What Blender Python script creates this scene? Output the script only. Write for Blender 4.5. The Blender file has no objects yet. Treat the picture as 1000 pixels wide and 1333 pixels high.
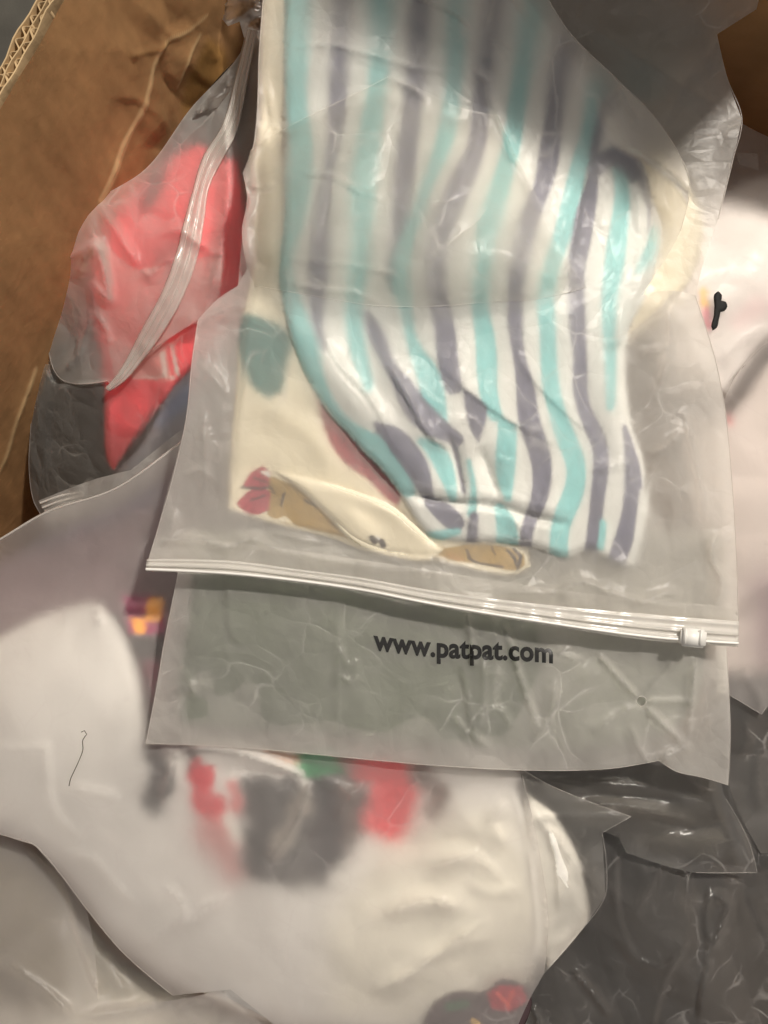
import bpy, bmesh, math, random
import numpy as np
from mathutils import Vector
from mathutils.geometry import delaunay_2d_cdt

random.seed(4); RNG = np.random.RandomState(4)
S = bpy.context.scene
COL = S.collection

# ------------------------------------------------------------------ camera, world, lamp, exposure
H = 0.40            # camera height over the mean level of the pile (metres)
F = 975.0           # focal length in photo pixels (photo 1000 x 1333)
CX, CY = 500.0, 666.5
cam = bpy.data.cameras.new('camera'); cam_o = bpy.data.objects.new('camera', cam); COL.objects.link(cam_o)
cam_o.location = (0, 0, H); cam.sensor_fit = 'VERTICAL'; cam.sensor_height = 36.0
cam.lens = 36.0 * F / 1333.0; cam.clip_start = 0.01; cam.clip_end = 20
S.camera = cam_o
w = bpy.data.worlds.new('World'); S.world = w; w.use_nodes = True
bg = w.node_tree.nodes['Background']; bg.inputs[0].default_value = (1.0, 0.93, 0.87, 1); bg.inputs[1].default_value = 0.36
L = bpy.data.lights.new('ceiling_lamp', 'AREA'); L.shape = 'DISK'; L.size = 0.11; L.energy = 30; L.color = (1.0, 0.92, 0.82)
lo = bpy.data.objects.new('ceiling_lamp', L); COL.objects.link(lo); lo.location = (0.62, 0.78, 1.30)
lo.rotation_euler = (Vector((0, 0, 0)) - lo.location).to_track_quat('-Z', 'Y').to_euler()
S.view_settings.view_transform = 'Standard'; S.view_settings.look = 'None'; S.view_settings.exposure = 0; S.view_settings.gamma = 1
S.render.engine = 'CYCLES'
cy = S.cycles
cy.use_denoising = True; cy.max_bounces = 14; cy.diffuse_bounces = 6; cy.transmission_bounces = 12; cy.glossy_bounces = 5
cy.transparent_max_bounces = 12; cy.sample_clamp_indirect = 6; cy.blur_glossy = 0.5
S.render.resolution_x, S.render.resolution_y = 768, 1024

# ------------------------------------------------------------------ maths helpers (pixel plan of the photo -> metres at a given height)
def world(P, zmm):
    z = np.asarray(zmm) * 1e-3
    s = (H - z) / F
    return np.stack([(P[:, 0] - CX) * s, -(P[:, 1] - CY) * s, z * np.ones(len(P))], 1)

def grad_noise(P, seed):
    rs = np.random.RandomState(seed); ang = rs.rand(256) * 6.2832; perm = rs.permutation(256)
    i = np.floor(P).astype(int); f = P - i
    def g(dx, dy):
        h = perm[(perm[(i[:, 0] + dx) & 255] + i[:, 1] + dy) & 255]
        a = ang[h]; return np.cos(a) * (f[:, 0] - dx) + np.sin(a) * (f[:, 1] - dy)
    u = f * f * f * (f * (f * 6 - 15) + 10)
    a = g(0, 0) * (1 - u[:, 0]) + g(1, 0) * u[:, 0]; b = g(0, 1) * (1 - u[:, 0]) + g(1, 1) * u[:, 0]
    return (a * (1 - u[:, 1]) + b * u[:, 1]) * 1.5

def noise(P, scale, seed, ang=0, stretch=1.0, octs=2):
    c, s = math.cos(math.radians(ang)), math.sin(math.radians(ang))
    Q = np.stack([(P[:, 0] * c + P[:, 1] * s) / stretch, -P[:, 0] * s + P[:, 1] * c], 1) / scale
    r = 0; a = 1.0
    for k in range(octs):
        r = r + a * grad_noise(Q * 2 ** k + 17.3 * k, seed + k); a *= 0.5
    return r

def crumple(P, scale, seed, ang=0, stretch=1.0, octs=3):
    """sharp-crested film creases: ridged noise on a warped plan, -0.5..0.5"""
    Wp = np.stack([noise(P, scale * 1.7, seed + 40), noise(P, scale * 1.7, seed + 50)], 1) * scale * 0.35
    Q = P + Wp; r = 0; a = 1.0
    for k in range(octs):
        n = noise(Q, scale / 2 ** k, seed + 7 * k, ang + 25 * k, stretch, 1)
        r = r + a * (0.45 - np.abs(n)); a *= 0.5
    return r

TRI = {}
def facets(P, scale, seed, ang=0, stretch=1.0):
    """flat facets meeting in sharp creases, like crushed film: linear over a triangulation of random heights, about -0.5..0.5"""
    c, s_ = math.cos(math.radians(ang)), math.sin(math.radians(ang))
    Q = np.stack([(P[:, 0] * c + P[:, 1] * s_) / stretch, -P[:, 0] * s_ + P[:, 1] * c], 1) / scale
    key = (scale, seed, ang, stretch)
    if key not in TRI:
        B = np.array([(-160, -160), (1160, -160), (1160, 1500), (-160, 1500)], float)
        B = np.stack([(B[:, 0] * c + B[:, 1] * s_) / stretch, -B[:, 0] * s_ + B[:, 1] * c], 1) / scale
        lo_, hi = B.min(0), B.max(0); rs = np.random.RandomState(seed)
        gx, gy = np.meshgrid(np.arange(lo_[0], hi[0]), np.arange(lo_[1], hi[1])); sd = np.stack([gx.ravel(), gy.ravel()], 1) + rs.uniform(-.48, .48, (gx.size, 2))
        hz = rs.uniform(-.5, .5, len(sd)); r = delaunay_2d_cdt([Vector(p) for p in sd], [], [], 0, 1e-6)
        TRI[key] = (np.array([tuple(v) for v in r[0]]), np.array([hz[o[0]] if o else 0 for o in r[3]]), np.array(r[2]))
    V, hh, TT = TRI[key]; z = np.zeros(len(P))
    tl, th = V[TT].min(1), V[TT].max(1); TT = TT[(tl <= Q.max(0)).all(1) & (th >= Q.min(0)).all(1)]
    order = np.argsort(Q[:, 0]); qs = Q[order, 0]
    for t in TT:
        a, b, d = V[t[0]], V[t[1]], V[t[2]]
        i0, i1 = np.searchsorted(qs, min(a[0], b[0], d[0])), np.searchsorted(qs, max(a[0], b[0], d[0])); ix = order[i0:i1]
        if not len(ix): continue
        q = Q[ix]; det = (b[1] - d[1]) * (a[0] - d[0]) + (d[0] - b[0]) * (a[1] - d[1])
        if abs(det) < 1e-12: continue
        u = ((b[1] - d[1]) * (q[:, 0] - d[0]) + (d[0] - b[0]) * (q[:, 1] - d[1])) / det
        w_ = ((d[1] - a[1]) * (q[:, 0] - d[0]) + (a[0] - d[0]) * (q[:, 1] - d[1])) / det
        m = (u >= -1e-6) & (w_ >= -1e-6) & (u + w_ <= 1 + 1e-6)
        z[ix[m]] = u[m] * hh[t[0]] + w_[m] * hh[t[1]] + (1 - u[m] - w_[m]) * hh[t[2]]
    return z

def tps(P, pts):
    """smooth height through (x, y, z) control points"""
    C = np.array(pts, float); X = C[:, :2] / 300.0; n = len(C)
    def U(r2): return 0.5 * r2 * np.log(r2 + 1e-9)
    d2 = ((X[:, None] - X[None]) ** 2).sum(2)
    A = np.zeros((n + 3, n + 3)); A[:n, :n] = U(d2) + 0.02 * np.eye(n); A[:n, n] = 1; A[:n, n + 1:] = X; A[n, :n] = 1; A[n + 1:, :n] = X.T
    sol = np.linalg.solve(A, np.concatenate([C[:, 2], np.zeros(3)]))
    Q = P / 300.0
    return U(((Q[:, None] - X[None]) ** 2).sum(2)) @ sol[:n] + sol[n] + Q @ sol[n + 1:]

def smooth_line(pts, step=8.0, closed=False, sharp=55):
    p = np.array(pts, float); n = len(p); out = []
    def tan(i):
        if not closed and i in (0, n - 1): return np.zeros(p.shape[1])
        a = p[i] - p[i - 1]; b = p[(i + 1) % n] - p[i]
        la, lb = np.hypot(a[0], a[1]) + 1e-9, np.hypot(b[0], b[1]) + 1e-9
        if (a[:2] @ b[:2]) / (la * lb) < math.cos(math.radians(sharp)): return np.zeros(p.shape[1])
        return (a / la + b / lb) * 0.5
    m = n if closed else n - 1
    for i in range(m):
        A, B = p[i], p[(i + 1) % n]; d = np.hypot(*(B - A)[:2]); k = max(1, int(d / step))
        ta, tb = tan(i) * d, tan((i + 1) % n) * d
        for j in range(k):
            t = j / k
            h = (2 * t ** 3 - 3 * t ** 2 + 1) * A + (t ** 3 - 2 * t ** 2 + t) * ta * (1 if np.any(ta) else 0) + (-2 * t ** 3 + 3 * t ** 2) * B + (t ** 3 - t ** 2) * tb
            if not np.any(ta) and not np.any(tb): h = A + (B - A) * t
            out.append(h)
    if not closed: out.append(p[-1])
    return np.array(out)

def line_dist(P, line):
    """distance, signed side, carried value and 0..1 position for a polyline of (x, y[, v])"""
    n = len(P); best = np.full(n, 1e9); side = np.zeros(n); val = np.zeros(n); pos = np.zeros(n)
    ln = np.array(line, float); cum = np.concatenate([[0], np.cumsum(np.hypot(*np.diff(ln[:, :2], axis=0).T))])
    for i in range(len(ln) - 1):
        a, b = ln[i, :2], ln[i + 1, :2]; d = b - a; L2 = d @ d + 1e-9
        t = np.clip(((P - a) @ d) / L2, 0, 1); q = P - a - t[:, None] * d
        r = np.hypot(q[:, 0], q[:, 1]); m = r < best
        best[m] = r[m]; side[m] = np.sign(d[0] * q[m, 1] - d[1] * q[m, 0])
        if ln.shape[1] > 2: val[m] = ln[i, 2] + (ln[i + 1, 2] - ln[i, 2]) * t[m]
        pos[m] = (cum[i] + t[m] * (cum[i + 1] - cum[i])) / cum[-1]
    return best, side, val, pos

def inside(P, poly):
    r = np.zeros(len(P), bool); n = len(poly)
    for i in range(n):
        x1, y1 = poly[i][:2]; x2, y2 = poly[(i + 1) % n][:2]
        if y1 == y2: continue
        c = ((y1 > P[:, 1]) != (y2 > P[:, 1])) & (P[:, 0] < (x2 - x1) * (P[:, 1] - y1) / (y2 - y1) + x1)
        r ^= c
    return r

def sst(a, b, x):
    t = np.clip((x - a) / (b - a), 0, 1); return t * t * (3 - 2 * t)

def near(P, line, pad):
    l = np.array(line)[:, :2]; lo_, hi = l.min(0) - pad, l.max(0) + pad
    return ((P >= lo_) & (P <= hi)).all(1)

def ridge(P, pts, h, w, taper=0.35, p=1.0):
    """tent-shaped crease along a line; taper fades both ends"""
    l = smooth_line(pts, 10); m = near(P, l, w * 3); z = np.zeros(len(P))
    if not m.any(): return z
    d, s, v, t = line_dist(P[m], l)
    e = np.clip(t / taper, 0, 1) * np.clip((1 - t) / taper, 0, 1) if taper > 0 else 1
    z[m] = h * np.exp(-(d / w) ** p) * e * sst(w * 3, w * 2, d)
    return z

def step(P, pts, h, w, reach, taper=0.2):
    """the film on the left of the line lies h higher and runs out over reach"""
    l = smooth_line(pts, 10); m = near(P, l, reach * 2.5); z = np.zeros(len(P))
    if not m.any(): return z
    d, s, v, t = line_dist(P[m], l); sd = -d * s
    e = np.clip(t / taper, 0, 1) * np.clip((1 - t) / taper, 0, 1) if taper > 0 else 1
    z[m] = h * sst(-w, w, sd) * np.exp(-np.maximum(sd, 0) / reach) * e * sst(reach * 2.4, reach * 1.2, d)
    return z

def ridges(P, items):
    z = np.zeros(len(P))
    for it in items:
        kind, rest = it[0], it[1:]
        z += ridge(P, *rest) if kind == 'r' else step(P, *rest)
    return z

def paint(P, base, items):
    """colour of a cloth, printed, dyed or painted-in glare and shade: ('l', line with widths, rgb, softness) or ('p', polygon, rgb, softness)"""
    c = np.tile(np.array(base, float), (len(P), 1))
    for it in items:
        if it[0] == 'l':
            l = smooth_line(it[1], 8); m = near(P, l, 60)
            if not m.any(): continue
            d, s, v, t = line_dist(P[m], l); a = sst(it[3], -it[3], d - v / 2)
        else:
            l = smooth_line(it[1], 8, True); m = near(P, l, 30)
            if not m.any(): continue
            d, s, v, t = line_dist(P[m], np.vstack([l, l[:1]])); d = np.where(inside(P[m], l), -d, d); a = sst(it[3], -it[3], d)
        c[m] = c[m] * (1 - a[:, None]) + np.array(it[2], float) * a[:, None]
    return c

# ------------------------------------------------------------------ materials
def new_mat(name):
    m = bpy.data.materials.new(name); m.use_nodes = True; nt = m.node_tree; nt.nodes.clear()
    out = nt.nodes.new('ShaderNodeOutputMaterial'); return m, nt, out

def N(nt, t, **kw):
    n = nt.nodes.new(t)
    for k, v in kw.items():
        if k in n.inputs.keys(): n.inputs[k].default_value = v
        else: setattr(n, k, v)
    return n

def film_mat(name, haze=0.28, milky=(0.86, 0.84, 0.80), blur=0.95, ior=1.36, gloss=0.30, rough=0.33, tint=(0.97, 0.96, 0.94), crinkle=0.6, white=0.22):
    m, nt, out = new_mat(name); lk = nt.links.new
    tc = N(nt, 'ShaderNodeTexCoord')
    n1 = N(nt, 'ShaderNodeTexNoise', Scale=900.0, Detail=3.0); lk(tc.outputs['Object'], n1.inputs['Vector'])
    n2 = N(nt, 'ShaderNodeTexNoise', Scale=55.0, Detail=4.0); lk(tc.outputs['Object'], n2.inputs['Vector'])
    b1 = N(nt, 'ShaderNodeBump', Strength=0.10, Distance=0.0004); lk(n1.outputs['Fac'], b1.inputs['Height'])
    b2 = N(nt, 'ShaderNodeBump', Strength=0.35, Distance=0.002); lk(n2.outputs['Fac'], b2.inputs['Height']); lk(b1.outputs[0], b2.inputs['Normal'])
    wn = N(nt, 'ShaderNodeTexNoise', Scale=18.0, Detail=2.0); lk(tc.outputs['Object'], wn.inputs['Vector'])
    wm = N(nt, 'ShaderNodeVectorMath', operation='MULTIPLY_ADD'); wm.inputs[1].default_value = (0.04, 0.04, 0.04); lk(wn.outputs['Color'], wm.inputs[0]); lk(tc.outputs['Object'], wm.inputs[2])
    vo = N(nt, 'ShaderNodeTexVoronoi', feature='DISTANCE_TO_EDGE', Scale=38.0); lk(wm.outputs[0], vo.inputs['Vector'])
    v2 = N(nt, 'ShaderNodeTexVoronoi', feature='DISTANCE_TO_EDGE', Scale=120.0); lk(wm.outputs[0], v2.inputs['Vector'])
    b3 = N(nt, 'ShaderNodeBump', Strength=crinkle * 0.5, Distance=0.0015); lk(v2.outputs['Distance'], b3.inputs['Height']); lk(b2.outputs[0], b3.inputs['Normal']); b2 = b3
    b0 = b2; b2 = N(nt, 'ShaderNodeBump', Strength=crinkle, Distance=0.004); lk(vo.outputs['Distance'], b2.inputs['Height']); lk(b0.outputs[0], b2.inputs['Normal'])
    rf = N(nt, 'ShaderNodeBsdfRefraction', Color=(*tint, 1), Roughness=blur, IOR=ior)
    # a thin sheet scatters alike from both sides
    g0 = N(nt, 'ShaderNodeNewGeometry'); io = N(nt, 'ShaderNodeMapRange'); io.inputs['To Min'].default_value = ior; io.inputs['To Max'].default_value = 1 / ior
    lk(g0.outputs['Backfacing'], io.inputs['Value']); lk(io.outputs[0], rf.inputs['IOR'])
    df = N(nt, 'ShaderNodeBsdfDiffuse', Color=(*milky, 1)); tr = N(nt, 'ShaderNodeBsdfTranslucent', Color=(*milky, 1))
    lk(b2.outputs[0], df.inputs['Normal']); lk(b2.outputs[0], tr.inputs['Normal'])
    mk = N(nt, 'ShaderNodeMixShader', Fac=0.5); lk(df.outputs[0], mk.inputs[1]); lk(tr.outputs[0], mk.inputs[2])
    # patchy frosting
    mr = N(nt, 'ShaderNodeMapRange'); mr.inputs['From Min'].default_value = 0.3; mr.inputs['From Max'].default_value = 0.7
    mr.inputs['To Min'].default_value = haze * 0.88; mr.inputs['To Max'].default_value = haze * 1.12; lk(n2.outputs['Fac'], mr.inputs['Value'])
    # a slanting look through the film crosses more of it: haze = 1 - (1 - h) ^ (1 / cos)
    ge = N(nt, 'ShaderNodeNewGeometry'); dt = N(nt, 'ShaderNodeVectorMath', operation='DOT_PRODUCT'); lk(ge.outputs['Incoming'], dt.inputs[0]); lk(ge.outputs['Normal'], dt.inputs[1])
    ab = N(nt, 'ShaderNodeMath', operation='ABSOLUTE'); lk(dt.outputs['Value'], ab.inputs[0]); mxx = N(nt, 'ShaderNodeMath', operation='MAXIMUM'); mxx.inputs[1].default_value = 0.12; lk(ab.outputs[0], mxx.inputs[0])
    iv = N(nt, 'ShaderNodeMath', operation='DIVIDE'); iv.inputs[0].default_value = 1.0; lk(mxx.outputs[0], iv.inputs[1])
    # creases whitened by folding, broken into short runs
    hs = mr.outputs[0]
    for vn, edge_, amt, sd in ((vo, 0.035, white, 24.0), (v2, 0.05, white * 0.55, 60.0)):
        mn = N(nt, 'ShaderNodeTexNoise', Scale=sd, Detail=2.0); lk(tc.outputs['Object'], mn.inputs['Vector'])
        mm_ = N(nt, 'ShaderNodeMapRange'); mm_.inputs['From Min'].default_value = 0.50; mm_.inputs['From Max'].default_value = 0.66; lk(mn.outputs['Fac'], mm_.inputs['Value'])
        le = N(nt, 'ShaderNodeMapRange'); le.inputs['From Min'].default_value = edge_; le.inputs['From Max'].default_value = 0.0; lk(vn.outputs['Distance'], le.inputs['Value'])
        pr_ = N(nt, 'ShaderNodeMath', operation='MULTIPLY'); lk(mm_.outputs[0], pr_.inputs[0]); lk(le.outputs[0], pr_.inputs[1])
        ad = N(nt, 'ShaderNodeMath', operation='MULTIPLY_ADD'); ad.inputs[1].default_value = amt; lk(pr_.outputs[0], ad.inputs[0]); lk(hs, ad.inputs[2]); hs = ad.outputs[0]
    om = N(nt, 'ShaderNodeMath', operation='SUBTRACT'); om.use_clamp = True; om.inputs[0].default_value = 1.0; lk(hs, om.inputs[1])
    pw = N(nt, 'ShaderNodeMath', operation='POWER'); lk(om.outputs[0], pw.inputs[0]); lk(iv.outputs[0], pw.inputs[1])
    hz = N(nt, 'ShaderNodeMath', operation='SUBTRACT'); hz.inputs[0].default_value = 1.0; lk(pw.outputs[0], hz.inputs[1])
    mx = N(nt, 'ShaderNodeMixShader'); lk(hz.outputs[0], mx.inputs[0]); lk(rf.outputs[0], mx.inputs[1]); lk(mk.outputs[0], mx.inputs[2])
    gl = N(nt, 'ShaderNodeBsdfGlossy', Color=(1, 1, 1, 1), Roughness=rough); lk(b2.outputs[0], gl.inputs['Normal'])
    fr = N(nt, 'ShaderNodeLayerWeight', Blend=0.12); lk(b2.outputs[0], fr.inputs['Normal'])
    mu = N(nt, 'ShaderNodeMath', operation='MULTIPLY_ADD'); mu.inputs[1].default_value = gloss * 0.6; mu.inputs[2].default_value = 0.035 * gloss; lk(fr.outputs['Fresnel'], mu.inputs[0])
    mf = N(nt, 'ShaderNodeMixShader'); lk(mu.outputs[0], mf.inputs[0]); lk(mx.outputs[0], mf.inputs[1]); lk(gl.outputs[0], mf.inputs[2])
    lk(mf.outputs[0], out.inputs['Surface']); return m

def solid_mat(name, color, rough=0.8, bump=0.15, scale=400.0, var=0.12, spec=0.3, vc=False, dist=0.0006, transm=0.0):
    m, nt, out = new_mat(name); lk = nt.links.new
    p = N(nt, 'ShaderNodeBsdfPrincipled', Roughness=rough); p.inputs['Specular IOR Level'].default_value = spec
    tc = N(nt, 'ShaderNodeTexCoord'); n = N(nt, 'ShaderNodeTexNoise', Scale=scale, Detail=5.0); lk(tc.outputs['Object'], n.inputs['Vector'])
    n2 = N(nt, 'ShaderNodeTexNoise', Scale=scale * 0.07, Detail=4.0); lk(tc.outputs['Object'], n2.inputs['Vector'])
    b = N(nt, 'ShaderNodeBump', Strength=bump, Distance=dist); lk(n.outputs['Fac'], b.inputs['Height']); lk(b.outputs[0], p.inputs['Normal'])
    hv = N(nt, 'ShaderNodeMapRange'); hv.inputs['To Min'].default_value = 1 - var; hv.inputs['To Max'].default_value = 1 + var
    hv.inputs['From Min'].default_value = 0.3; hv.inputs['From Max'].default_value = 0.7; lk(n2.outputs['Fac'], hv.inputs['Value'])
    mv = N(nt, 'ShaderNodeVectorMath', operation='SCALE'); lk(hv.outputs[0], mv.inputs['Scale'])
    if vc:
        a = N(nt, 'ShaderNodeVertexColor', layer_name='print'); lk(a.outputs['Color'], mv.inputs[0])
    else: mv.inputs[0].default_value = color
    lk(mv.outputs[0], p.inputs['Base Color'])
    if transm: p.inputs['Transmission Weight'].default_value = transm
    lk(p.outputs[0], out.inputs['Surface']); return m

def glare_broken_ink(name):  # gaps in the ink imitate glare breaking up the letters
    m, nt, out = new_mat(name); lk = nt.links.new; tc = N(nt, 'ShaderNodeTexCoord')
    n = N(nt, 'ShaderNodeTexNoise', Scale=170.0, Detail=4.0); lk(tc.outputs['Object'], n.inputs['Vector'])
    mr = N(nt, 'ShaderNodeMapRange'); mr.inputs['From Min'].default_value = 0.70; mr.inputs['From Max'].default_value = 0.76; lk(n.outputs['Fac'], mr.inputs['Value'])
    p = N(nt, 'ShaderNodeBsdfPrincipled', Roughness=0.4); p.inputs['Base Color'].default_value = (0.012, 0.012, 0.012, 1)
    t = N(nt, 'ShaderNodeBsdfTransparent'); mx = N(nt, 'ShaderNodeMixShader'); lk(mr.outputs[0], mx.inputs[0]); lk(p.outputs[0], mx.inputs[1]); lk(t.outputs[0], mx.inputs[2]); lk(mx.outputs[0], out.inputs['Surface']); return m

M = {
    'film': film_mat('frosted_film', 0.335),
    'film_clear': film_mat('clear_frosted_film', 0.13, blur=0.7),
    'film_soft': film_mat('soft_frosted_film', 0.30),
    'film_zip': film_mat('thin_zip_plastic', 0.5, blur=0.6, gloss=1.0, rough=0.2, crinkle=0.0),
    'film_milky': film_mat('milky_frosted_film', 0.25, crinkle=0.2, white=0.16, milky=(0.88, 0.84, 0.82)),
    'film_dark': film_mat('thin_glossy_film', 0.10, white=0.30, blur=0.75, gloss=0.6, rough=0.28, crinkle=0.3, milky=(0.78, 0.76, 0.74)),
    'zip': film_mat('zip_plastic', 0.66, blur=0.5, crinkle=0.0, white=0.0, gloss=1.4, rough=0.16, milky=(0.9, 0.88, 0.84)),
    'slider': solid_mat('white_plastic', (0.80, 0.79, 0.75), rough=0.35, spec=0.5, bump=0.02, var=0.02),
    'print_cloth': solid_mat('printed_cloth', (1, 1, 1), rough=0.95, vc=True, spec=0.1, bump=0.35, scale=700, var=0.05),
    'ink': solid_mat('black_ink', (0.012, 0.012, 0.012), rough=0.7, bump=0.0, var=0.0),
    'glare_broken_ink': glare_broken_ink('glare_broken_ink'),
    'dark_cloth': solid_mat('dark_cloth', (0.026, 0.023, 0.021), rough=0.9, bump=0.3, spec=0.2),
    'card': solid_mat('brown_cardboard', (1, 1, 1), rough=0.85, vc=True, bump=0.3, scale=260, var=0.10, spec=0.2, dist=0.0008),
    'flute': solid_mat('cut_cardboard', (0.50, 0.36, 0.20), rough=0.9, bump=0.3, var=0.2),
    'floor': solid_mat('dark_floor', (0.085, 0.08, 0.068), rough=0.9, bump=0.4, scale=500, var=0.15),
    'hair': solid_mat('dark_hair', (0.06, 0.045, 0.03), rough=0.5, bump=0.0),
}

# ------------------------------------------------------------------ object helpers
def mesh_obj(name, V, Fc, mat, parent=None, smooth=True, col=None):
    me = bpy.data.meshes.new(name); V = np.asarray(V, float)
    off = np.array(parent['_loc']) if parent is not None and '_loc' in parent else np.zeros(3)
    me.from_pydata((V - off).tolist(), [], [tuple(int(i) for i in f) for f in Fc]); me.materials.append(mat)
    if smooth: me.polygons.foreach_set('use_smooth', [True] * len(me.polygons))
    if col is not None:
        a = me.color_attributes.new('print', 'FLOAT_COLOR', 'POINT')
        a.data.foreach_set('color', np.concatenate([np.clip(col, 0, 1), np.ones((len(col), 1))], 1).ravel())
    me.update()
    o = bpy.data.objects.new(name, me); COL.objects.link(o)
    if parent is not None:
        o.parent = parent; o['_loc'] = off.tolist()
    return o

def thing(name, label, cat, loc, group=None):
    o = bpy.data.objects.new(name, None); COL.objects.link(o); o.location = loc; o['_loc'] = list(loc)
    o.empty_display_size = 0.02; o['label'] = label; o['category'] = cat
    if group: o['group'] = group
    return o

def at(px, py, z): return tuple(world(np.array([[px, py]], float), np.array([z]))[0])

def tag(o, label, cat, group=None):
    o['label'] = label; o['category'] = cat
    if group: o['group'] = group
    return o

def sheet(name, outline, zf, mat, parent=None, stp=5.0, col=None, refine=(), edge=None, thick=0.0, holes=(), rough_edge=0.0, smooth=True):
    sharp = 24 if 'film' in name else 55
    """a sheet filling an outline in the plan of the photo, every vertex at its own height zf (mm)"""
    ol = smooth_line(outline, stp, True, sharp)
    if rough_edge:
        ol = ol + np.stack([noise(ol, 30, 3), noise(ol, 30, 9)], 1) * rough_edge
    lo_, hi = ol.min(0), ol.max(0)
    gx = np.arange(lo_[0], hi[0], stp); gy = np.arange(lo_[1], hi[1], stp * 0.87)
    X, Y = np.meshgrid(gx, gy); X[1::2] += stp / 2
    Pt = np.stack([X.ravel(), Y.ravel()], 1) + RNG.uniform(-0.22, 0.22, (X.size, 2)) * stp
    for (cx, cy_, rx, ry, rs) in refine:
        m = (np.abs(Pt[:, 0] - cx) < rx) & (np.abs(Pt[:, 1] - cy_) < ry); Pt = Pt[~m]
        a, b = np.meshgrid(np.arange(cx - rx, cx + rx, rs), np.arange(cy_ - ry, cy_ + ry, rs))
        Pt = np.vstack([Pt, np.stack([a.ravel(), b.ravel()], 1) + RNG.uniform(-0.2, 0.2, (a.size, 2)) * rs])
    Pt = Pt[inside(Pt, ol)]
    d = line_dist(Pt, np.vstack([ol, ol[:1]]))[0]; Pt = Pt[d > stp * 0.45]
    hole_pts = []
    for (cx, cy_, r) in holes:
        Pt = Pt[np.hypot(Pt[:, 0] - cx, Pt[:, 1] - cy_) > r * 1.25]
        hole_pts.append([(cx + r * math.cos(a), cy_ + r * math.sin(a)) for a in np.linspace(0, 6.2832, 14)[:-1]])
    allp = list(map(tuple, ol)); edges = [(i, (i + 1) % len(ol)) for i in range(len(ol))]
    for hp in hole_pts:
        b = len(allp); allp += hp; edges += [(b + i, b + (i + 1) % len(hp)) for i in range(len(hp))]
    allp += list(map(tuple, Pt))
    r = delaunay_2d_cdt([Vector(p) for p in allp], edges, [], 0, 1e-6)
    P = np.array([tuple(v) for v in r[0]]); T = np.array(r[2])
    c = P[T].mean(1); keep = inside(c, ol)
    for (cx, cy_, rr) in holes: keep &= np.hypot(c[:, 0] - cx, c[:, 1] - cy_) > rr * 0.97
    T = T[keep]
    a = P[T]; cr = (a[:, 1, 0] - a[:, 0, 0]) * (a[:, 2, 1] - a[:, 0, 1]) - (a[:, 1, 1] - a[:, 0, 1]) * (a[:, 2, 0] - a[:, 0, 0])
    T[cr > 0] = T[cr > 0][:, ::-1]                 # y runs down in the photo: keep faces up
    z = zf(P)
    if edge:
        Rm, wp = edge; dd = line_dist(P, np.vstack([ol, ol[:1]]))[0]; t = np.clip(dd / wp, 0, 1)
        z = z - Rm * (1 - np.sqrt(np.clip(1 - (1 - t) ** 2, 0, 1)))
    V = world(P, z)
    used = np.unique(T); mp = np.full(len(P), -1); mp[used] = np.arange(len(used))
    C = col(P[used]) if col is not None else None
    o = mesh_obj(name, V[used], mp[T], mat, parent, smooth, C)
    if thick:
        sm = o.modifiers.new('thickness', 'SOLIDIFY'); sm.thickness = thick * 1e-3; sm.offset = -1
    return o

def strip(name, a_line, b_line, zf, mat, parent=None, k=6, stp=5.0, prof=None, thick=0.0):
    """ribbon between two lines with a cross profile (mm)"""
    A, B = np.array(smooth_line(a_line, 3.0)), np.array(smooth_line(b_line, 3.0))
    n = int(max(len(A), len(B)) * 3.0 / stp)
    def res(l):
        c = np.concatenate([[0], np.cumsum(np.hypot(*np.diff(l, axis=0).T))]); t = np.linspace(0, c[-1], n)
        return np.stack([np.interp(t, c, l[:, 0]), np.interp(t, c, l[:, 1])], 1)
    A, B = res(A), res(B); t = np.linspace(0, 1, k + 1)
    P = (A[:, None] * (1 - t)[None, :, None] + B[:, None] * t[None, :, None]).reshape(-1, 2)
    z = zf(P)
    if prof is not None: z = z + np.tile(np.interp(t, np.linspace(0, 1, len(prof)), prof), n)
    Fc = []
    for i in range(n - 1):
        for j in range(k):
            q = i * (k + 1) + j; Fc.append((q, q + k + 1, q + k + 2, q + 1))
    V = world(P, z)
    Vn = np.cross(V[k + 1] - V[0], V[1] - V[0])
    if Vn[2] < 0: Fc = [f[::-1] for f in Fc]
    o = mesh_obj(name, V, Fc, mat, parent)
    if thick:
        sm = o.modifiers.new('thickness', 'SOLIDIFY'); sm.thickness = thick * 1e-3; sm.offset = -1
    return o

def tube(name, pts, zf, rad, mat, parent=None, sides=8, stp=4.0, taper=False):
    """round cord lying along a line of the plan; rad in mm"""
    l = smooth_line(pts, stp); C = world(l[:, :2], zf(l[:, :2])); n = len(C); V = []; Fc = []
    for i in range(n):
        t = C[min(i + 1, n - 1)] - C[max(i - 1, 0)]; t /= np.linalg.norm(t) + 1e-12
        s = np.cross(t, (0, 0, 1)); s /= np.linalg.norm(s) + 1e-12; u = np.cross(s, t)
        r = rad * 1e-3 * (1 if not taper else max(0.15, math.sin(math.pi * (i + .5) / n) ** 0.5))
        for k in range(sides):
            a = 6.2832 * k / sides; V.append(C[i] + r * (math.cos(a) * s + math.sin(a) * u))
    for i in range(n - 1):
        for k in range(sides):
            a, b = i * sides + k, i * sides + (k + 1) % sides; Fc.append((a, b, b + sides, a + sides))
    Fc.append(tuple(range(sides))[::-1]); Fc.append(tuple(range((n - 1) * sides, n * sides)))
    return mesh_obj(name, V, Fc, mat, parent)

def seam(parent, pts, zf, wpx=2.2, mat=None):
    """the welded edge of a bag"""
    return tube('welded_edge', pts, lambda P: zf(P) + 0.05, wpx * 0.13, mat or M['film_milky'], parent, 6, 5.0)

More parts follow.
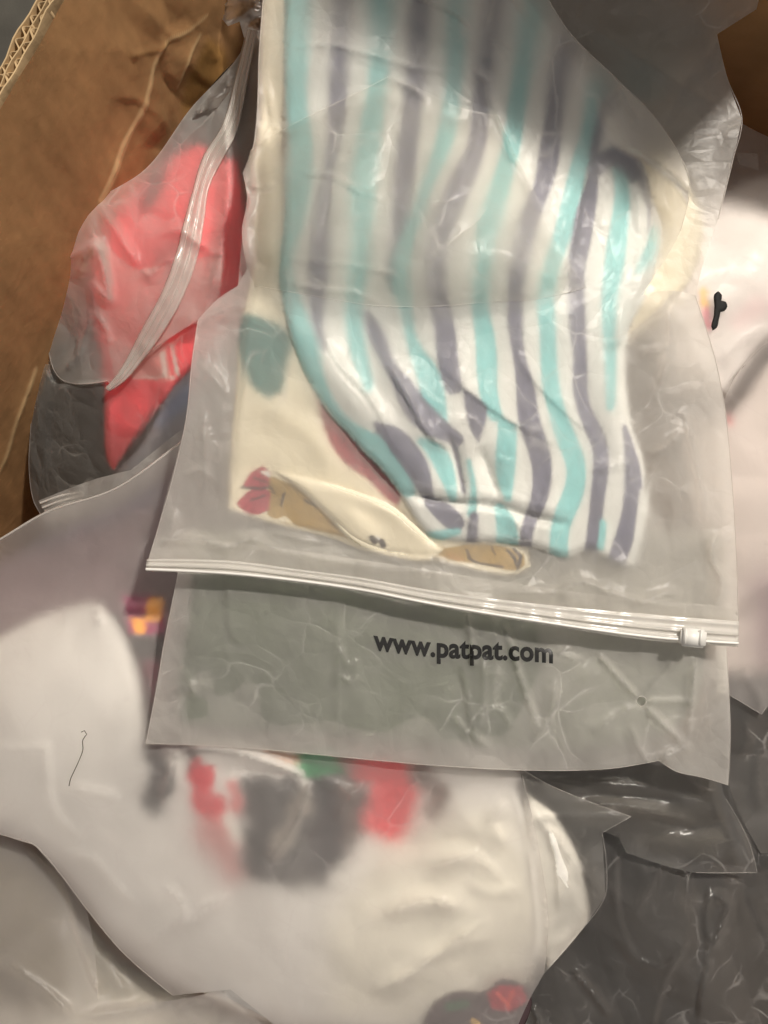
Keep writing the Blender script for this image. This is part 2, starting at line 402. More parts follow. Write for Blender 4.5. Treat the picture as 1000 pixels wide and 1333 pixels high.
BAGS = 'frosted bags of clothes packed in the box'
CLOTHES = 'folded clothes inside the bags'

# ------------------------------------------------------------------ floor and cardboard box
UX, UY = 0.5, 0.866         # along the left wall of the box, away from the viewer
VX, VY = 0.866, -0.5        # across the box, to the right
def box_pt(u, v, z): return (u * UX + v * VX, u * UY + v * VY, z)
V0, V1, U0, U1, ZB, ZT = -0.237, 0.44, -0.60, 0.345, -0.20, 0.07
fl = mesh_obj('floor', [(-1.6, -1.6, ZB - 0.012), (1.6, -1.6, ZB - 0.012), (1.6, 1.6, ZB - 0.012), (-1.6, 1.6, ZB - 0.012)], [(0, 1, 2, 3)], M['floor'], None, False)
fl['kind'] = 'structure'; fl['label'] = 'dark grey floor beside the cardboard box'
box = thing('cardboard_box', 'open brown corrugated cardboard box holding all the bags', 'box', box_pt(0, 0, ZB - 0.01))
CARD = np.array((0.345, 0.192, 0.086)); CRACK = (0.52, 0.35, 0.18)
cracks = [('l', [(262, 15, 2), (240, 35, 3), (208, 52, 4), (196, 80, 5), (188, 110, 6), (176, 150, 7), (160, 180, 8), (150, 205, 9), (138, 232, 8), (126, 258, 7)], CRACK, 1.5),
          ('l', [(254, 40, 2), (240, 60, 3), (232, 80, 2.5), (226, 110, 2)], CRACK, 1.5),
          ('l', [(212, 50, 2), (200, 60, 3), (160, 68, 2)], (0.38, 0.22, 0.09), 2),
          ('l', [(42, 478, 5), (30, 510, 6), (16, 545, 5), (4, 590, 5), (-10, 620, 4)], CRACK, 2),
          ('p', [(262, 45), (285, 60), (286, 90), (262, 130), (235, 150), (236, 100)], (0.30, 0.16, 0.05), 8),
          ]
def wall_project(V):
    s = (H - V[:, 2]) / F
    return np.stack([V[:, 0] / s + CX, -V[:, 1] / s + CY], 1)
def wall(name, grid, mapf, nrm, marks=()):
    a, b = np.meshgrid(*grid, indexing='ij'); V = np.array([mapf(x, z) for x, z in zip(a.ravel(), b.ravel())]); nb = b.shape[1]
    Q = wall_project(V); mm = np.stack([a.ravel(), b.ravel()], 1) * 1000
    d = 2.6 + crumple(mm, 70, 5, 70, 2.0, 3) * 0.6 + noise(mm, 160, 8) * 0.9
    for it in marks:
        if it[0] == 'l': d = d + ridge(Q, [p[:2] for p in it[1]], 1.3, 5, 0.15)
    if marks: d = d + facets(Q, 70, 83, 60, 1.8) * 1.6 + facets(Q, 30, 84, 60, 1.8) * 0.7 + (facets(Q, 26, 87, 60, 1.8) * 4.0 + facets(Q, 12, 89, 60, 1.6) * 0.8) * sst(150, 60, np.hypot((Q[:, 0] - 225) * 1.2, (Q[:, 1] - 110) * .8))
    V = V + np.outer(d * 1e-3, nrm)
    Fc = [(i * nb + j, (i + 1) * nb + j, (i + 1) * nb + j + 1, i * nb + j + 1) for i in range(a.shape[0] - 1) for j in range(nb - 1)]
    vary = 1 + 0.10 * noise(Q, 16, 41, 60, 3)[:, None] * (1 if marks else 0) + 0.13 * noise(mm, 45, 21, 80, 3)[:, None] + 0.08 * noise(mm, 9, 33)[:, None]
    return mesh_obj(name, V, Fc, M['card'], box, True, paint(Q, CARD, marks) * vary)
nv = np.array((VX, VY, 0)); nu = np.array((UX, UY, 0))
wall('inner_liner', (np.linspace(U0, U1, 640), np.linspace(ZB, ZT, 210)), lambda u, z: box_pt(u, V0, z), nv, cracks)
wall('far_wall', (np.linspace(V0, V1, 90), np.linspace(ZB, 0.115, 50)), lambda v, z: box_pt(U1, v, z), -nu)
def shade_flap_pt(v, h):
    k = (h - 0.113) / 0.115
    return box_pt(U1 + 0.004 - 0.012 * k, v * (1 - 0.06 * k) - 0.002 * k, h)
wall('shade_flap', (np.linspace(-0.125, 0.060, 50), np.linspace(0.113, 0.225, 30)), shade_flap_pt, -nu)  # unseen upright piece, added and sized to shade the top of bag S
wall('right_wall', (np.linspace(U0, U1, 60), np.linspace(ZB, ZT, 30)), lambda u, z: box_pt(u, V1, z), -nv)
wall('near_wall', (np.linspace(V0, V1, 60), np.linspace(ZB, ZT, 30)), lambda v, z: box_pt(U0, v, z), nu)
mesh_obj('bottom', [box_pt(U0, V0, ZB), box_pt(U1, V0, ZB), box_pt(U1, V1, ZB), box_pt(U0, V1, ZB)], [(3, 2, 1, 0)], solid_mat('box_bottom', (0.2, 0.1, 0.04)), box, False)
def wall_slab(name, v, th, mat, top=ZT, wob=0.0004):
    us = np.linspace(U0, U1, 220); V = []; Fc = []
    for i, u in enumerate(us):
        o = wob * math.sin(u * 300 + v * 999) + wob * math.sin(u * 97)
        t = top + 0.0006 * math.sin(u * 171 + v * 500)
        V += [box_pt(u, v + o, ZB), box_pt(u, v + o, t), box_pt(u, v + th + o, t), box_pt(u, v + th + o, ZB)]
    for i in range(len(us) - 1):
        a, b = 4 * i, 4 * i + 4
        for k in range(3): Fc.append((a + k, a + k + 1, b + k + 1, b + k))
    return mesh_obj(name, V, Fc, mat, box, False)
wall_slab('inner_liner_edge', V0 - 0.0009, 0.0006, M['flute'], ZT + 0.0012)
wall_slab('middle_liner', V0 - 0.0046, 0.0005, M['flute'], ZT)
wall_slab('outer_liner', V0 - 0.0084, 0.0006, M['flute'], ZT)
def fluting(v0, amp, lam, ph):
    us = np.arange(U0, U1, lam / 14); V = []; Fc = []
    for i, u in enumerate(us):
        o = v0 + amp * math.sin(6.2832 * u / lam + ph + 0.6 * math.sin(u * 70)); t = ZT - 0.0005 + 0.0007 * math.sin(u * 260)
        for dz in (t, t - 0.012): V += [box_pt(u, o - 0.00022, dz), box_pt(u, o + 0.00022, dz)]
    for i in range(len(us) - 1):
        a, b = 4 * i, 4 * i + 4
        Fc += [(a, a + 1, b + 1, b), (a + 1, a + 3, b + 3, b + 1), (a + 2, a, b, b + 2)]
    mesh_obj('fluting', V, Fc, M['flute'], box, True)
fluting(V0 - 0.0026, 0.0016, 0.0078, 0.3); fluting(V0 - 0.0063, 0.0015, 0.0064, 1.4)

# ------------------------------------------------------------------ bag S: striped trousers and cream top, on top of the pile
TEAL, GREY, WHITE = (0.22, 0.56, 0.58), (0.11, 0.112, 0.18), (0.73, 0.75, 0.73)
def g_base(P):
    z = tps(P, [(380, 0, 2), (560, 0, 4), (720, 0, 1), (380, 200, 5), (560, 200, 9), (760, 200, 9), (840, 260, 4), (380, 380, 5), (560, 380, 10), (800, 380, 8),
                (450, 560, 7), (620, 560, 12), (800, 560, 8), (600, 690, 7), (720, 710, 7), (820, 730, 5)])
    z = z + noise(P, 120, 31, 100, 2.0) * 1.6 + noise(P, 40, 37, 95, 2.5) * 0.5
    return z + ridges(P, [
        ('s', [(740, 480), (672, 440), (575, 478), (470, 405)], 0.0, 4, 30),
        ('s', [(548, 446), (572, 478), (620, 520), (660, 547), (705, 572), (745, 590)], 1.3, 1.3, 30, .35),
        ('s', [(664, 440), (680, 478), (715, 520), (755, 556), (790, 586)], 1.2, 1.3, 30, .35),
        ('r', [(380, 400), (420, 470), (480, 530), (545, 610), (600, 660)], 2.5, 22, 0.3, 2),
        ('s', [(412, 425), (440, 475), (480, 520), (500, 556), (512, 590)], 2.0, 1.8, 40, .35), ('r', [(400, 420), (440, 490), (490, 560)], 2.0, 14, 0.3, 2), ('s', [(500, 470), (530, 520), (560, 570), (596, 590)], 3.0, 1.8, 30),
        ('r', [(480, 430), (500, 460), (520, 500), (545, 560), (600, 570)], 2.0, 14, 0.3, 2),
        ('r', [(520, 640), (590, 652), (640, 655), (700, 672), (745, 680)], -5.0, 5, 0.15), ('s', [(530, 642), (590, 652), (640, 657), (700, 673), (745, 682)], 3.0, 2, 22, .15),
        ('r', [(625, 580), (640, 620), (650, 648)], -3.6, 7, 0.2), ('r', [(580, 560), (596, 600), (604, 645)], -3.6, 6, 0.2),
        ('r', [(610, 690), (622, 660), (620, 640)], 1.4, 8, 0.2), ('r', [(655, 660), (680, 690), (690, 705)], 1.2, 7, 0.2),
        ('r', [(764, 210), (755, 260), (742, 330), (735, 350)], -2.4, 6, 0.2), ('r', [(780, 215), (795, 260), (790, 330)], 2.2, 20, 0.3, 2),
        ('r', [(823, 238), (832, 270), (834, 310)], 2.2, 7, 0.2), ('r', [(842, 240), (848, 280), (840, 330)], -2.0, 6, 0.2),
        ('r', [(760, 470), (768, 520), (790, 580), (800, 620)], -1.8, 8, 0.3), ('r', [(812, 380), (806, 480), (808, 540)], 1.6, 7, 0.3),
        ('r', [(700, 240), (670, 320), (655, 380)], 1.4, 18, 0.3, 2), ('r', [(600, 200), (560, 320), (570, 480)], 1.4, 20, 0.3, 2),
        ('r', [(436, 200), (430, 260), (415, 330)], -1.4, 9, 0.3)])
def even(p, gain=1.02):
    """evens out a traced stripe"""
    l = smooth_line(p, 8); k = np.array([1, 2, 3, 4, 3, 2, 1.]) / 16; q = np.pad(l, ((3, 3), (0, 0)), mode='reflect', reflect_type='odd')
    l = np.stack([np.convolve(q[:, i], k, 'valid') for i in range(3)], 1); l[:, 2] *= gain; return [tuple(r) for r in l[::2]] + [tuple(l[-1])]
def T(*p): return ('l', even(p), TEAL, 1.6)
def K(*p): return ('l', even(p), GREY, 1.6)
def Wh(*p): return ('l', list(p), WHITE, 1.8)
stripes_and_shade = [
    T((391, -40, 30), (391, 0, 31), (389, 90, 27), (388, 150, 26), (395, 186, 29), (395, 240, 28), (390, 290, 24), (378, 330, 18), (374, 360, 18), (378, 380, 19), (392, 425, 25), (401, 455, 29), (418, 500, 17), (434, 530, 12), (458, 560, 18), (480, 578, 34), (497, 592, 42), (512, 607, 38), (522, 622, 28), (532, 638, 18)),
    K((447, -40, 26), (447, 0, 26), (442, 90, 23), (440, 130, 24), (440, 170, 22), (430, 225, 13), (426, 255, 16), (422, 290, 24), (420, 320, 25), (417, 370, 26), (412, 400, 20), (414, 430, 12), (422, 455, 6)),
    T((496, -40, 33), (494, 60, 28), (492, 110, 26), (486, 160, 26), (476, 220, 30), (472, 260, 30), (471, 320, 27), (466, 370, 27), (459, 410, 22), (465, 450, 22), (472, 480, 21), (480, 505, 12)),
    K((545, -40, 28), (545, 60, 28), (541, 110, 26), (534, 165, 24), (527, 230, 28), (522, 280, 26), (518, 340, 24), (516, 372, 22)),
    T((592, -40, 22), (592, 90, 22), (588, 130, 21), (578, 190, 22), (560, 240, 14), (545, 290, 16), (525, 340, 22), (524, 385, 22), (532, 420, 13), (538, 455, 16), (555, 480, 30), (562, 505, 30), (568, 530, 27), (574, 548, 18)),
    K((650, -40, 24), (640, 40, 24), (629, 105, 22), (624, 150, 24), (618, 200, 22), (600, 240, 28), (578, 300, 26), (567, 350, 22), (570, 390, 24), (580, 430, 27), (582, 470, 27), (590, 502, 24)),
    T((705, -40, 28), (688, 40, 29), (681, 90, 25), (673, 135, 24), (666, 190, 24), (651, 240, 25), (635, 290, 28), (626, 340, 24), (624, 400, 21), (632, 440, 26), (634, 485, 27), (636, 520, 22), (645, 540, 18)),
    K((755, -40, 26), (732, 75, 24), (724, 120, 24), (720, 165, 23), (715, 200, 28), (705, 250, 22), (692, 275, 24), (677, 320, 26), (670, 350, 22), (670, 400, 20), (671, 430, 20), (675, 465, 14), (684, 500, 24), (687, 545, 27), (700, 580, 28), (707, 610, 26), (704, 640, 22), (698, 665, 20), (686, 680, 16), (684, 710, 16), (683, 735, 16)),
    T((800, -20, 26), (785, 90, 27), (774, 140, 26), (766, 180, 23), (756, 205, 20), (747, 245, 23), (733, 300, 23), (725, 325, 21), (708, 370, 23), (711, 410, 22), (713, 440, 21), (716, 500, 22), (726, 540, 22), (738, 575, 27), (750, 600, 25), (752, 620, 24), (744, 650, 28), (728, 685, 24), (728, 725, 24), (726, 745, 24)),
    K((790, 130, 16), (772, 200, 12), (772, 240, 15), (762, 275, 26), (755, 320, 26), (748, 350, 23), (750, 400, 22), (752, 440, 22), (755, 465, 14), (757, 480, 24), (753, 505, 18), (762, 540, 19), (778, 570, 22), (784, 600, 20), (781, 620, 20), (776, 665, 18), (770, 715, 18), (766, 740, 18)),
    T((800, 210, 12), (808, 235, 18), (810, 265, 21), (804, 305, 24), (800, 340, 27), (793, 380, 21), (792, 420, 19), (793, 455, 16), (796, 500, 15), (794, 530, 10)),
    K((778, 220, 18), (795, 195, 26), (812, 205, 34), (830, 235, 16), (840, 262, 10), (843, 300, 7)),
    T((851, 300, 8), (847, 315, 15), (842, 340, 16), (830, 356, 8)),
    ('p', [(603, 504), (620, 516), (634, 528), (633, 545), (627, 566), (622, 577), (614, 563), (607, 540), (604, 520)], GREY, 1.8),
    ('p', [(650, 538), (662, 548), (673, 553), (672, 568), (649, 568), (647, 555)], TEAL, 1.8), T((660, 565, 25), (658, 600, 27), (658, 630, 22), (661, 648, 10)), T((650, 662, 14), (661, 680, 29), (660, 705, 28), (659, 725, 28)),
    K((478, 408, 8), (483, 418, 22), (491, 440, 26), (500, 461, 16), (507, 479, 11), (524, 500, 24), (540, 530, 33), (556, 548, 34), (578, 562, 24), (596, 572, 16)), K((490, 552, 8), (508, 562, 26), (522, 578, 32), (540, 605, 29), (550, 629, 22), (558, 646, 14)), K((560, 655, 14), (580, 665, 34), (592, 680, 24)),
    K((494, 560, 10), (515, 572, 20), (532, 588, 30), (545, 610, 30), (553, 635, 20), (560, 648, 12)), K((560, 655, 14), (580, 665, 34), (592, 680, 24)),
    T((548, 574, 10), (566, 582, 24), (578, 606, 25), (585, 628, 18), (590, 648, 10)), T((596, 692, 8), (570, 697, 14), (560, 700, 16)),
    K((592, 578, 10), (598, 610, 6), (604, 640, 6)), T((610, 600, 6), (618, 640, 8), (614, 668, 12)), K((617, 672, 12), (614, 705, 15)),  # the first thin grey run is fold shade painted in as a stripe
    T((784, 680, 8), (788, 668, 10), (782, 712, 9)), K((812, 556, 6), (820, 590, 16), (825, 640, 24), (819, 680, 25), (803, 728, 24), (794, 752, 24)),
    Wh((368, 100, 6), (371, 180, 8), (370, 300, 10)), Wh((822, 390, 14), (810, 430, 12), (808, 540, 13)), Wh((836, 640, 8), (828, 740, 14)), Wh((828, 238, 6), (836, 275, 10), (834, 318, 14)),
]
TROUSERS = [(372, -45), (369, 150), (371, 300), (366, 372), (376, 425), (392, 470), (412, 515), (430, 540), (452, 562), (476, 590), (496, 610), (515, 634), (530, 660), (545, 684), (562, 700), (600, 706), (640, 706), (690, 712), (742, 726), (768, 716), (780, 722), (798, 732), (826, 740), (838, 700), (844, 655), (838, 600), (824, 560), (816, 500), (818, 430), (838, 386), (856, 335), (860, 300), (850, 255), (838, 215), (812, 165), (780, 112), (732, 52), (684, -10), (660, -45)]
def c_base(P):
    z = tps(P, [(340, 0, -2), (340, 300, 0), (310, 450, 0), (300, 650, 0), (420, 620, 3), (460, 720, 1), (600, 735, 2), (680, 735, 2), (600, 400, 1), (900, 300, -1), (800, 200, 0)])
    return z + noise(P, 90, 61) * 1.2 + ridges(P, [('r', [(360, 200), (352, 300), (356, 400)], 2, 14, .3, 2), ('r', [(330, 520), (400, 560), (440, 620)], 1.5, 14, .3, 2), ('r', [(345, 120), (352, 180)], -2, 6, .3), ('r', [(318, 330), (345, 345), (352, 330)], -2.0, 8, .3)])
CREAM = (0.80, 0.74, 0.58); TAN = (0.36, 0.24, 0.075); TUFT = (0.38, 0.045, 0.07); INK = (0.03, 0.02, 0.02)
c_print = [
    ('p', [(318, 408), (345, 415), (372, 430), (380, 445), (374, 480), (370, 510), (350, 520), (330, 505), (316, 470), (310, 430)], (0.02, 0.13, 0.12), 3),
    ('l', [(325, 470, 4), (345, 490, 5), (350, 515, 4)], (0.05, 0.19, 0.17), 3),
    ('p', [(412, 515), (440, 545), (470, 575), (500, 605), (524, 636), (518, 660), (504, 650), (478, 624), (450, 604), (434, 586), (420, 552)], (0.27, 0.03, 0.04), 3),
    ('p', [(350, 618), (375, 628), (420, 640), (470, 665), (520, 690), (545, 705), (500, 715), (450, 700), (400, 688), (365, 680), (348, 670)], TAN, 1.2),
    ('p', [(352, 678), (372, 680), (384, 684), (372, 672)], CREAM, 1),
    ('p', [(308, 655), (322, 640), (340, 632), (353, 640), (350, 664), (338, 670), (320, 668)], TUFT, 1), ('p', [(316, 632), (326, 616), (343, 606), (353, 615), (350, 633), (330, 636)], TUFT, 1),
    ('p', [(338, 614), (351, 612), (352, 622)], (0.85, 0.84, 0.8), 0.6), ('l', [(314, 634, 2.8), (335, 636, 3.8), (352, 634, 2.8)], INK, 0.7), ('l', [(330, 622, 2.8), (346, 627, 2.8)], INK, 0.7), ('l', [(326, 652, 2.3), (345, 645, 2.7)], INK, 0.7), ('l', [(353, 634, 2.8), (357, 642, 2.8)], INK, 0.7),
    ('l', [(370, 642, 3.0), (366, 658, 3.0)], INK, 0.7), ('l', [(397, 652, 3.0), (412, 658, 3.0)], INK, 0.7), ('l', [(388, 664, 1.4), (396, 668, 1.2)], (0.2, 0.1, 0.03), 1), ('l', [(410, 672, 1.4), (420, 676, 1.2)], (0.2, 0.1, 0.03), 1), ('l', [(428, 680, 1.6), (436, 684, 1.2)], (0.2, 0.1, 0.03), 1),
    ('p', [(512, 655), (540, 680), (572, 712), (610, 708), (660, 712), (682, 722), (684, 736), (674, 743), (640, 738), (608, 732), (585, 730), (556, 712)], TAN, 1.2),
    ('l', [(608, 716, 3.0), (612, 728, 3.8), (622, 733, 3.0)], INK, 0.7), ('l', [(640, 712, 2.3), (645, 722, 2.3)], INK, 0.7), ('l', [(660, 716, 3.4), (670, 726, 4.2), (672, 736, 3.4)], INK, 0.7), ('l', [(668, 714, 3.0), (678, 724, 4.6), (674, 742, 3.8)], INK, 0.7), ('l', [(622, 733, 2.7), (655, 738, 3.0)], INK, 0.7),
    ('l', [(585, 722, 7), (600, 728, 7)], (0.42, 0.24, 0.08), 2),
]
SHIRT = [(345, -45), (338, 60), (334, 180), (326, 215), (330, 260), (326, 300), (330, 350), (322, 385), (312, 430), (308, 500), (301, 570), (297, 664), (335, 676), (370, 686), (430, 700), (480, 718), (560, 728), (600, 738), (672, 748), (690, 738), (700, 560), (880, 390), (908, 345), (916, 300), (890, 240), (700, 120), (560, -45)]
LOC_S = at(580, 450, -2)
shirt = thing('cream_shirt', 'cream long sleeved shirt with tan and red print under the striped trousers', 'shirt', LOC_S, CLOTHES)
sheet('shirt_body', SHIRT, c_base, M['print_cloth'], shirt, 4, lambda P: paint(P, CREAM, c_print), [(350, 650, 60, 48, 1.5), (640, 725, 60, 26, 1.5), (430, 670, 50, 40, 2.4)], (2.5, 12), 1.5)
slv = [(352, 611), (400, 620), (460, 637), (512, 658), (540, 682), (578, 716), (560, 730), (520, 728), (478, 716), (452, 700), (425, 672), (392, 640)]
def sl_fold(P): return ridges(P, [('r', [(400, 622), (470, 645), (520, 672), (570, 715)], 1.6, 8, .2, 1.5), ('r', [(440, 660), (480, 690), (500, 720)], 1.0, 12, .3, 2)])
sheet('sleeve', slv, lambda P: c_base(P) + 2.2 + sl_fold(P), M['print_cloth'], shirt, 3,
      lambda P: paint(P, CREAM, [('l', [(484, 700, 7), (488, 704, 9)], INK, 1), ('l', [(496, 704, 7), (499, 709, 8)], INK, 1), ('l', [(490, 697, 2), (493, 701, 3)], (0.8, 0.8, 0.8), .8)]), [(490, 705, 20, 16, 1.4)], (2.5, 8), 1.2)
trousers = thing('striped_trousers', 'teal, grey and white striped trousers folded inside the topmost bag', 'trousers', LOC_S, CLOTHES)
sheet('trouser_leg', TROUSERS, g_base, M['print_cloth'], trousers, 2.7, lambda P: paint(P, WHITE, stripes_and_shade), (), (5, 12), 1.5)
slv = [(352, 611), (400, 620), (460, 637), (512, 658), (540, 682), (578, 716), (560, 730), (520, 728), (478, 716), (452, 700), (425, 672), (392, 640)]
def gap_s(P):
    return np.clip(tps(P, [(340, 20, 5), (400, 60, 12), (480, 50, 13), (520, 20, 16), (720, 20, 24), (640, 60, 18), (720, 110, 16), (668, 150, 2), (710, 200, 1.5), (760, 280, 0.3), (800, 290, 0.6), (840, 280, 2), (440, 120, 6), (380, 160, 3), (450, 220, 7), (520, 240, 4), (590, 240, 4), (600, 340, 12), (460, 330, 10), (680, 345, 9), (400, 300, 8), (540, 320, 10), (860, 240, 10), (870, 330, 10), (760, 400, 5),
        (330, 655, 0.4), (400, 670, 0.5), (320, 640, .4), (360, 640, .4), (660, 728, .5), (600, 720, .6), (490, 705, .4), (350, 300, 3), (345, 380, 4), (340, 460, 9), (300, 560, 6), (330, 640, 0.8), (420, 560, 4), (470, 690, 0.7), (540, 560, 3), (610, 600, 1), (640, 690, 0.6), (640, 725, 0.8), (620, 430, 2), (720, 540, 2), (660, 600, 1), (820, 700, 0.6), (790, 680, 0.8), (800, 560, 4), (860, 460, 8), (890, 600, 7), (280, 700, 4), (900, 760, 4), (560, 500, 3)]), 0.3, 26)
creases_s = [
    ('r', [(505, 100), (540, 118), (560, 135)], 1.80, 5.1, .4), ('r', [(372, 62), (420, 58), (480, 70), (540, 88), (600, 96)], 1.80, 6.8, .3),
    ('r', [(352, 155), (350, 120), (346, 90)], 2.10, 4.2, .4), ('r', [(330, 188), (344, 182), (352, 165), (372, 166)], 2.40, 4.2, .3),
    ('r', [(372, 336), (420, 342), (480, 350), (515, 360), (522, 385), (512, 392)], 1.50, 3.4, .3), ('r', [(360, 360), (420, 378), (460, 380), (500, 398)], 1.50, 3.4, .3),
    ('r', [(386, 220), (405, 228), (432, 230), (470, 250), (500, 258)], 1.65, 3.0, .3), ('r', [(318, 238), (345, 245), (360, 236)], 2.40, 4.2, .3),
    ('r', [(640, 125), (648, 150), (670, 200), (694, 245)], 1.50, 3.4, .3), ('r', [(615, 92), (635, 105), (640, 135), (648, 140)], 3.00, 5.1, .2),
    ('s', [(615, 40), (600, 25), (560, 5), (520, -15)], -3.75, 1.7, 40, 0.2), ('r', [(670, 72), (655, 60), (635, 50)], 1.95, 4.2, .3), ('r', [(630, 40), (640, 0), (645, -30)], 2.25, 4.2, .2),
    ('r', [(805, 110), (820, 140), (832, 158), (842, 150)], 3.00, 6.0, .2), ('r', [(866, 215), (866, 260), (870, 280)], 2.40, 4.2, .2),
    ('r', [(868, 390), (872, 440), (862, 490), (850, 520)], 2.70, 4.2, .2), ('r', [(830, 462), (855, 456), (872, 452)], 2.40, 3.4, .2), ('r', [(872, 388), (900, 392)], 1.80, 3.4, .3),
    ('r', [(892, 535), (900, 580), (912, 640), (918, 680)], 2.70, 5.1, .2), ('r', [(840, 595), (866, 584), (888, 560)], 3.00, 4.2, .25), ('r', [(866, 584), (850, 610), (838, 660)], 1.80, 4.2, .3),
    ('r', [(770, 612), (800, 605), (830, 600)], 2.10, 3.4, .3), ('r', [(720, 605), (712, 640), (700, 665)], 1.20, 2.1, .2), ('r', [(645, 594), (660, 600), (672, 602)], 1.05, 2.1, .2), ('r', [(735, 675), (720, 680), (700, 676)], 1.20, 2.5, .2),
    ('r', [(255, 425), (300, 402), (330, 398)], 3.00, 6.0, .2), ('r', [(258, 470), (285, 500), (300, 520)], 2.40, 6.8, .3), ('r', [(262, 520), (268, 600), (262, 660)], 2.25, 6.0, .3), ('r', [(236, 620), (262, 610), (282, 630)], 2.70, 5.1, .3),
    ('r', [(228, 660), (222, 690), (212, 712)], 3.00, 5.1, .3), ('r', [(205, 705), (260, 702), (300, 712), (330, 700), (360, 716)], 3.30, 4.2, .2), ('r', [(300, 695), (380, 720), (480, 736), (560, 748)], 2.70, 6.0, .2),
    ('r', [(640, 765), (720, 770), (760, 758), (800, 775), (900, 790)], 3.00, 6.0, .2), ('r', [(820, 790), (850, 778), (870, 772), (890, 775)], 2.70, 4.2, .2), ('r', [(935, 690), (925, 720), (940, 760), (930, 790)], 3.75, 6.0, .2),
    ('r', [(450, 705), (540, 740), (600, 752)], 1.80, 3.4, .3), ('r', [(340, 690), (420, 708)], 2.10, 3.4, .3), ('r', [(560, 560), (600, 545), (640, 550)], 1.20, 3.4, .3),
    ('r', [(316, 225), (322, 262), (314, 300), (324, 350)], 3.75, 6.8, .2), ('r', [(742, 335), (738, 350), (735, 362)], 1.20, 2.5, .2), ('r', [(545, 500), (560, 520), (590, 530)], 0.90, 2.5, .3),
]
def s_front(P):
    base = tps(P, [(330, 0, 4), (600, -40, 14), (700, 0, 24), (850, 150, 24), (890, 240, 20), (900, 385, 14), (940, 500, 10), (955, 800, 8), (600, 785, 8), (200, 735, 7), (250, 430, 5), (318, 300, 5), (240, 600, 4.5), (290, 672, 1.5), (290, 600, 2), (330, 690, 2), (880, 650, 9), (420, 712, 3), (560, 738, 4), (640, 752, 4), (760, 770, 9)])
    tin = sst(0, 26, inside_soft(P, TROUSERS)); cin = sst(0, 26, inside_soft(P, SHIRT))
    slin = sst(-2, 14, inside_soft(P, slv)); cb = c_base(P) + 2.2 * slin + sl_fold(P) * slin
    def rim(z, d, Rm, wp):
        t = np.clip(d / wp, 0, 1); return np.where(d > 0, z - Rm * (1 - np.sqrt(np.clip(1 - (1 - t) ** 2, 0, 1))), -9)
    gz = np.maximum(rim(cb, inside_soft(P, SHIRT), 2.5, 12), rim(g_base(P), inside_soft(P, TROUSERS), 5, 12))
    wgt = np.maximum(sst(0, 26, inside_soft(P, TROUSERS)), sst(0, 12, inside_soft(P, SHIRT)))
    z = base * (1 - wgt) + (gz + gap_s(P) + 0.6) * wgt
    free = 1 - 0.72 * wgt
    z = z + ridges(P, creases_s) + (facets(P, 80, 71, 100, 2.2) * 5.0 + facets(P, 32, 75, 95, 2.0) * 1.9) * (1 - 0.84 * wgt) + facets(P, 13, 79, 95, 2.0) * 0.35
    return soft_max(z, gz + 0.7, 0.5)
def soft_max(a, b, k): return 0.5 * (a + b + np.sqrt((a - b) ** 2 + k * k)) 
def inside_soft(P, poly):
    l = smooth_line(poly, 12, True); d = line_dist(P, np.vstack([l, l[:1]]))[0]
    return np.where(inside(P, l), d, 0)
S_OUT = [(346, -45), (338, 60), (330, 190), (316, 225), (322, 260), (315, 300), (322, 350), (310, 372), (285, 388), (258, 416), (250, 470), (243, 540), (228, 610), (205, 690), (193, 730), (300, 735), (450, 752), (560, 770), (700, 788), (850, 805), (962, 815), (958, 700), (952, 610), (945, 540), (932, 470), (905, 384), (870, 378), (835, 384), (852, 360), (886, 300), (898, 238), (884, 200), (850, 150), (800, 100), (740, 40), (690, -45)]
S_FOLD = [(326, 196), (362, 172), (400, 152), (450, 128), (505, 100), (548, 116), (600, 140), (648, 150), (670, 200), (694, 245), (722, 312), (764, 374), (700, 389), (640, 393), (560, 399), (480, 397), (430, 389), (372, 379), (332, 372), (322, 340), (318, 300), (324, 262), (318, 225)]
S_BACK = [(346, -45), (330, 190), (316, 300), (310, 372), (258, 416), (243, 540), (205, 690), (196, 735), (450, 755), (700, 795), (960, 820), (952, 610), (932, 470), (905, 384), (918, 335), (935, 285), (955, 205), (966, 155), (946, 100), (933, 45), (985, 12), (990, -10), (960, -45)]
bagS = thing('clothes_bag', 'topmost frosted slider zip bag with the striped trousers showing through', 'bag', LOC_S, BAGS)
sheet('front_film', S_OUT, s_front, M['film'], bagS, 3.6)
sheet('folded_film', S_FOLD, lambda P: s_front(P) + 1.0 + 6.0 * sst(0, 70, inside_soft(P, S_FOLD)) + facets(P, 70, 311, 20, 1.6) * 1.2, M['film_clear'], bagS, 4)
seam(bagS, S_FOLD[:5], lambda P: s_front(P) + 1.0, 1.3); seam(bagS, S_FOLD[11:19], lambda P: s_front(P) + 1.0, 1.2)
def s_back(P):
    return tps(P, [(346, 0, -5), (320, 300, -4), (250, 430, -3), (200, 730, -0.5), (560, 740, -1.5), (960, 820, 0), (945, 540, 0), (905, 384, 5), (960, 155, 8), (935, 50, 5), (600, 300, -6), (880, 100, 4), (985, 10, 10)]) + facets(P, 70, 91, 60, 1.6) * 4 * sst(700, 860, P[:, 0]) + ridges(P, [('r', [(745, 20), (830, 75), (900, 120), (960, 150)], 3, 14, .2), ('r', [(860, 230), (880, 130), (930, 60)], 2.5, 12, .2), ('r', [(990, 8), (940, 40), (925, 100)], 3, 8, .2)])
sheet('back_film', S_BACK, s_back, M['film'], bagS, 6)
def s_edge(P): return s_front(P) + 0.3
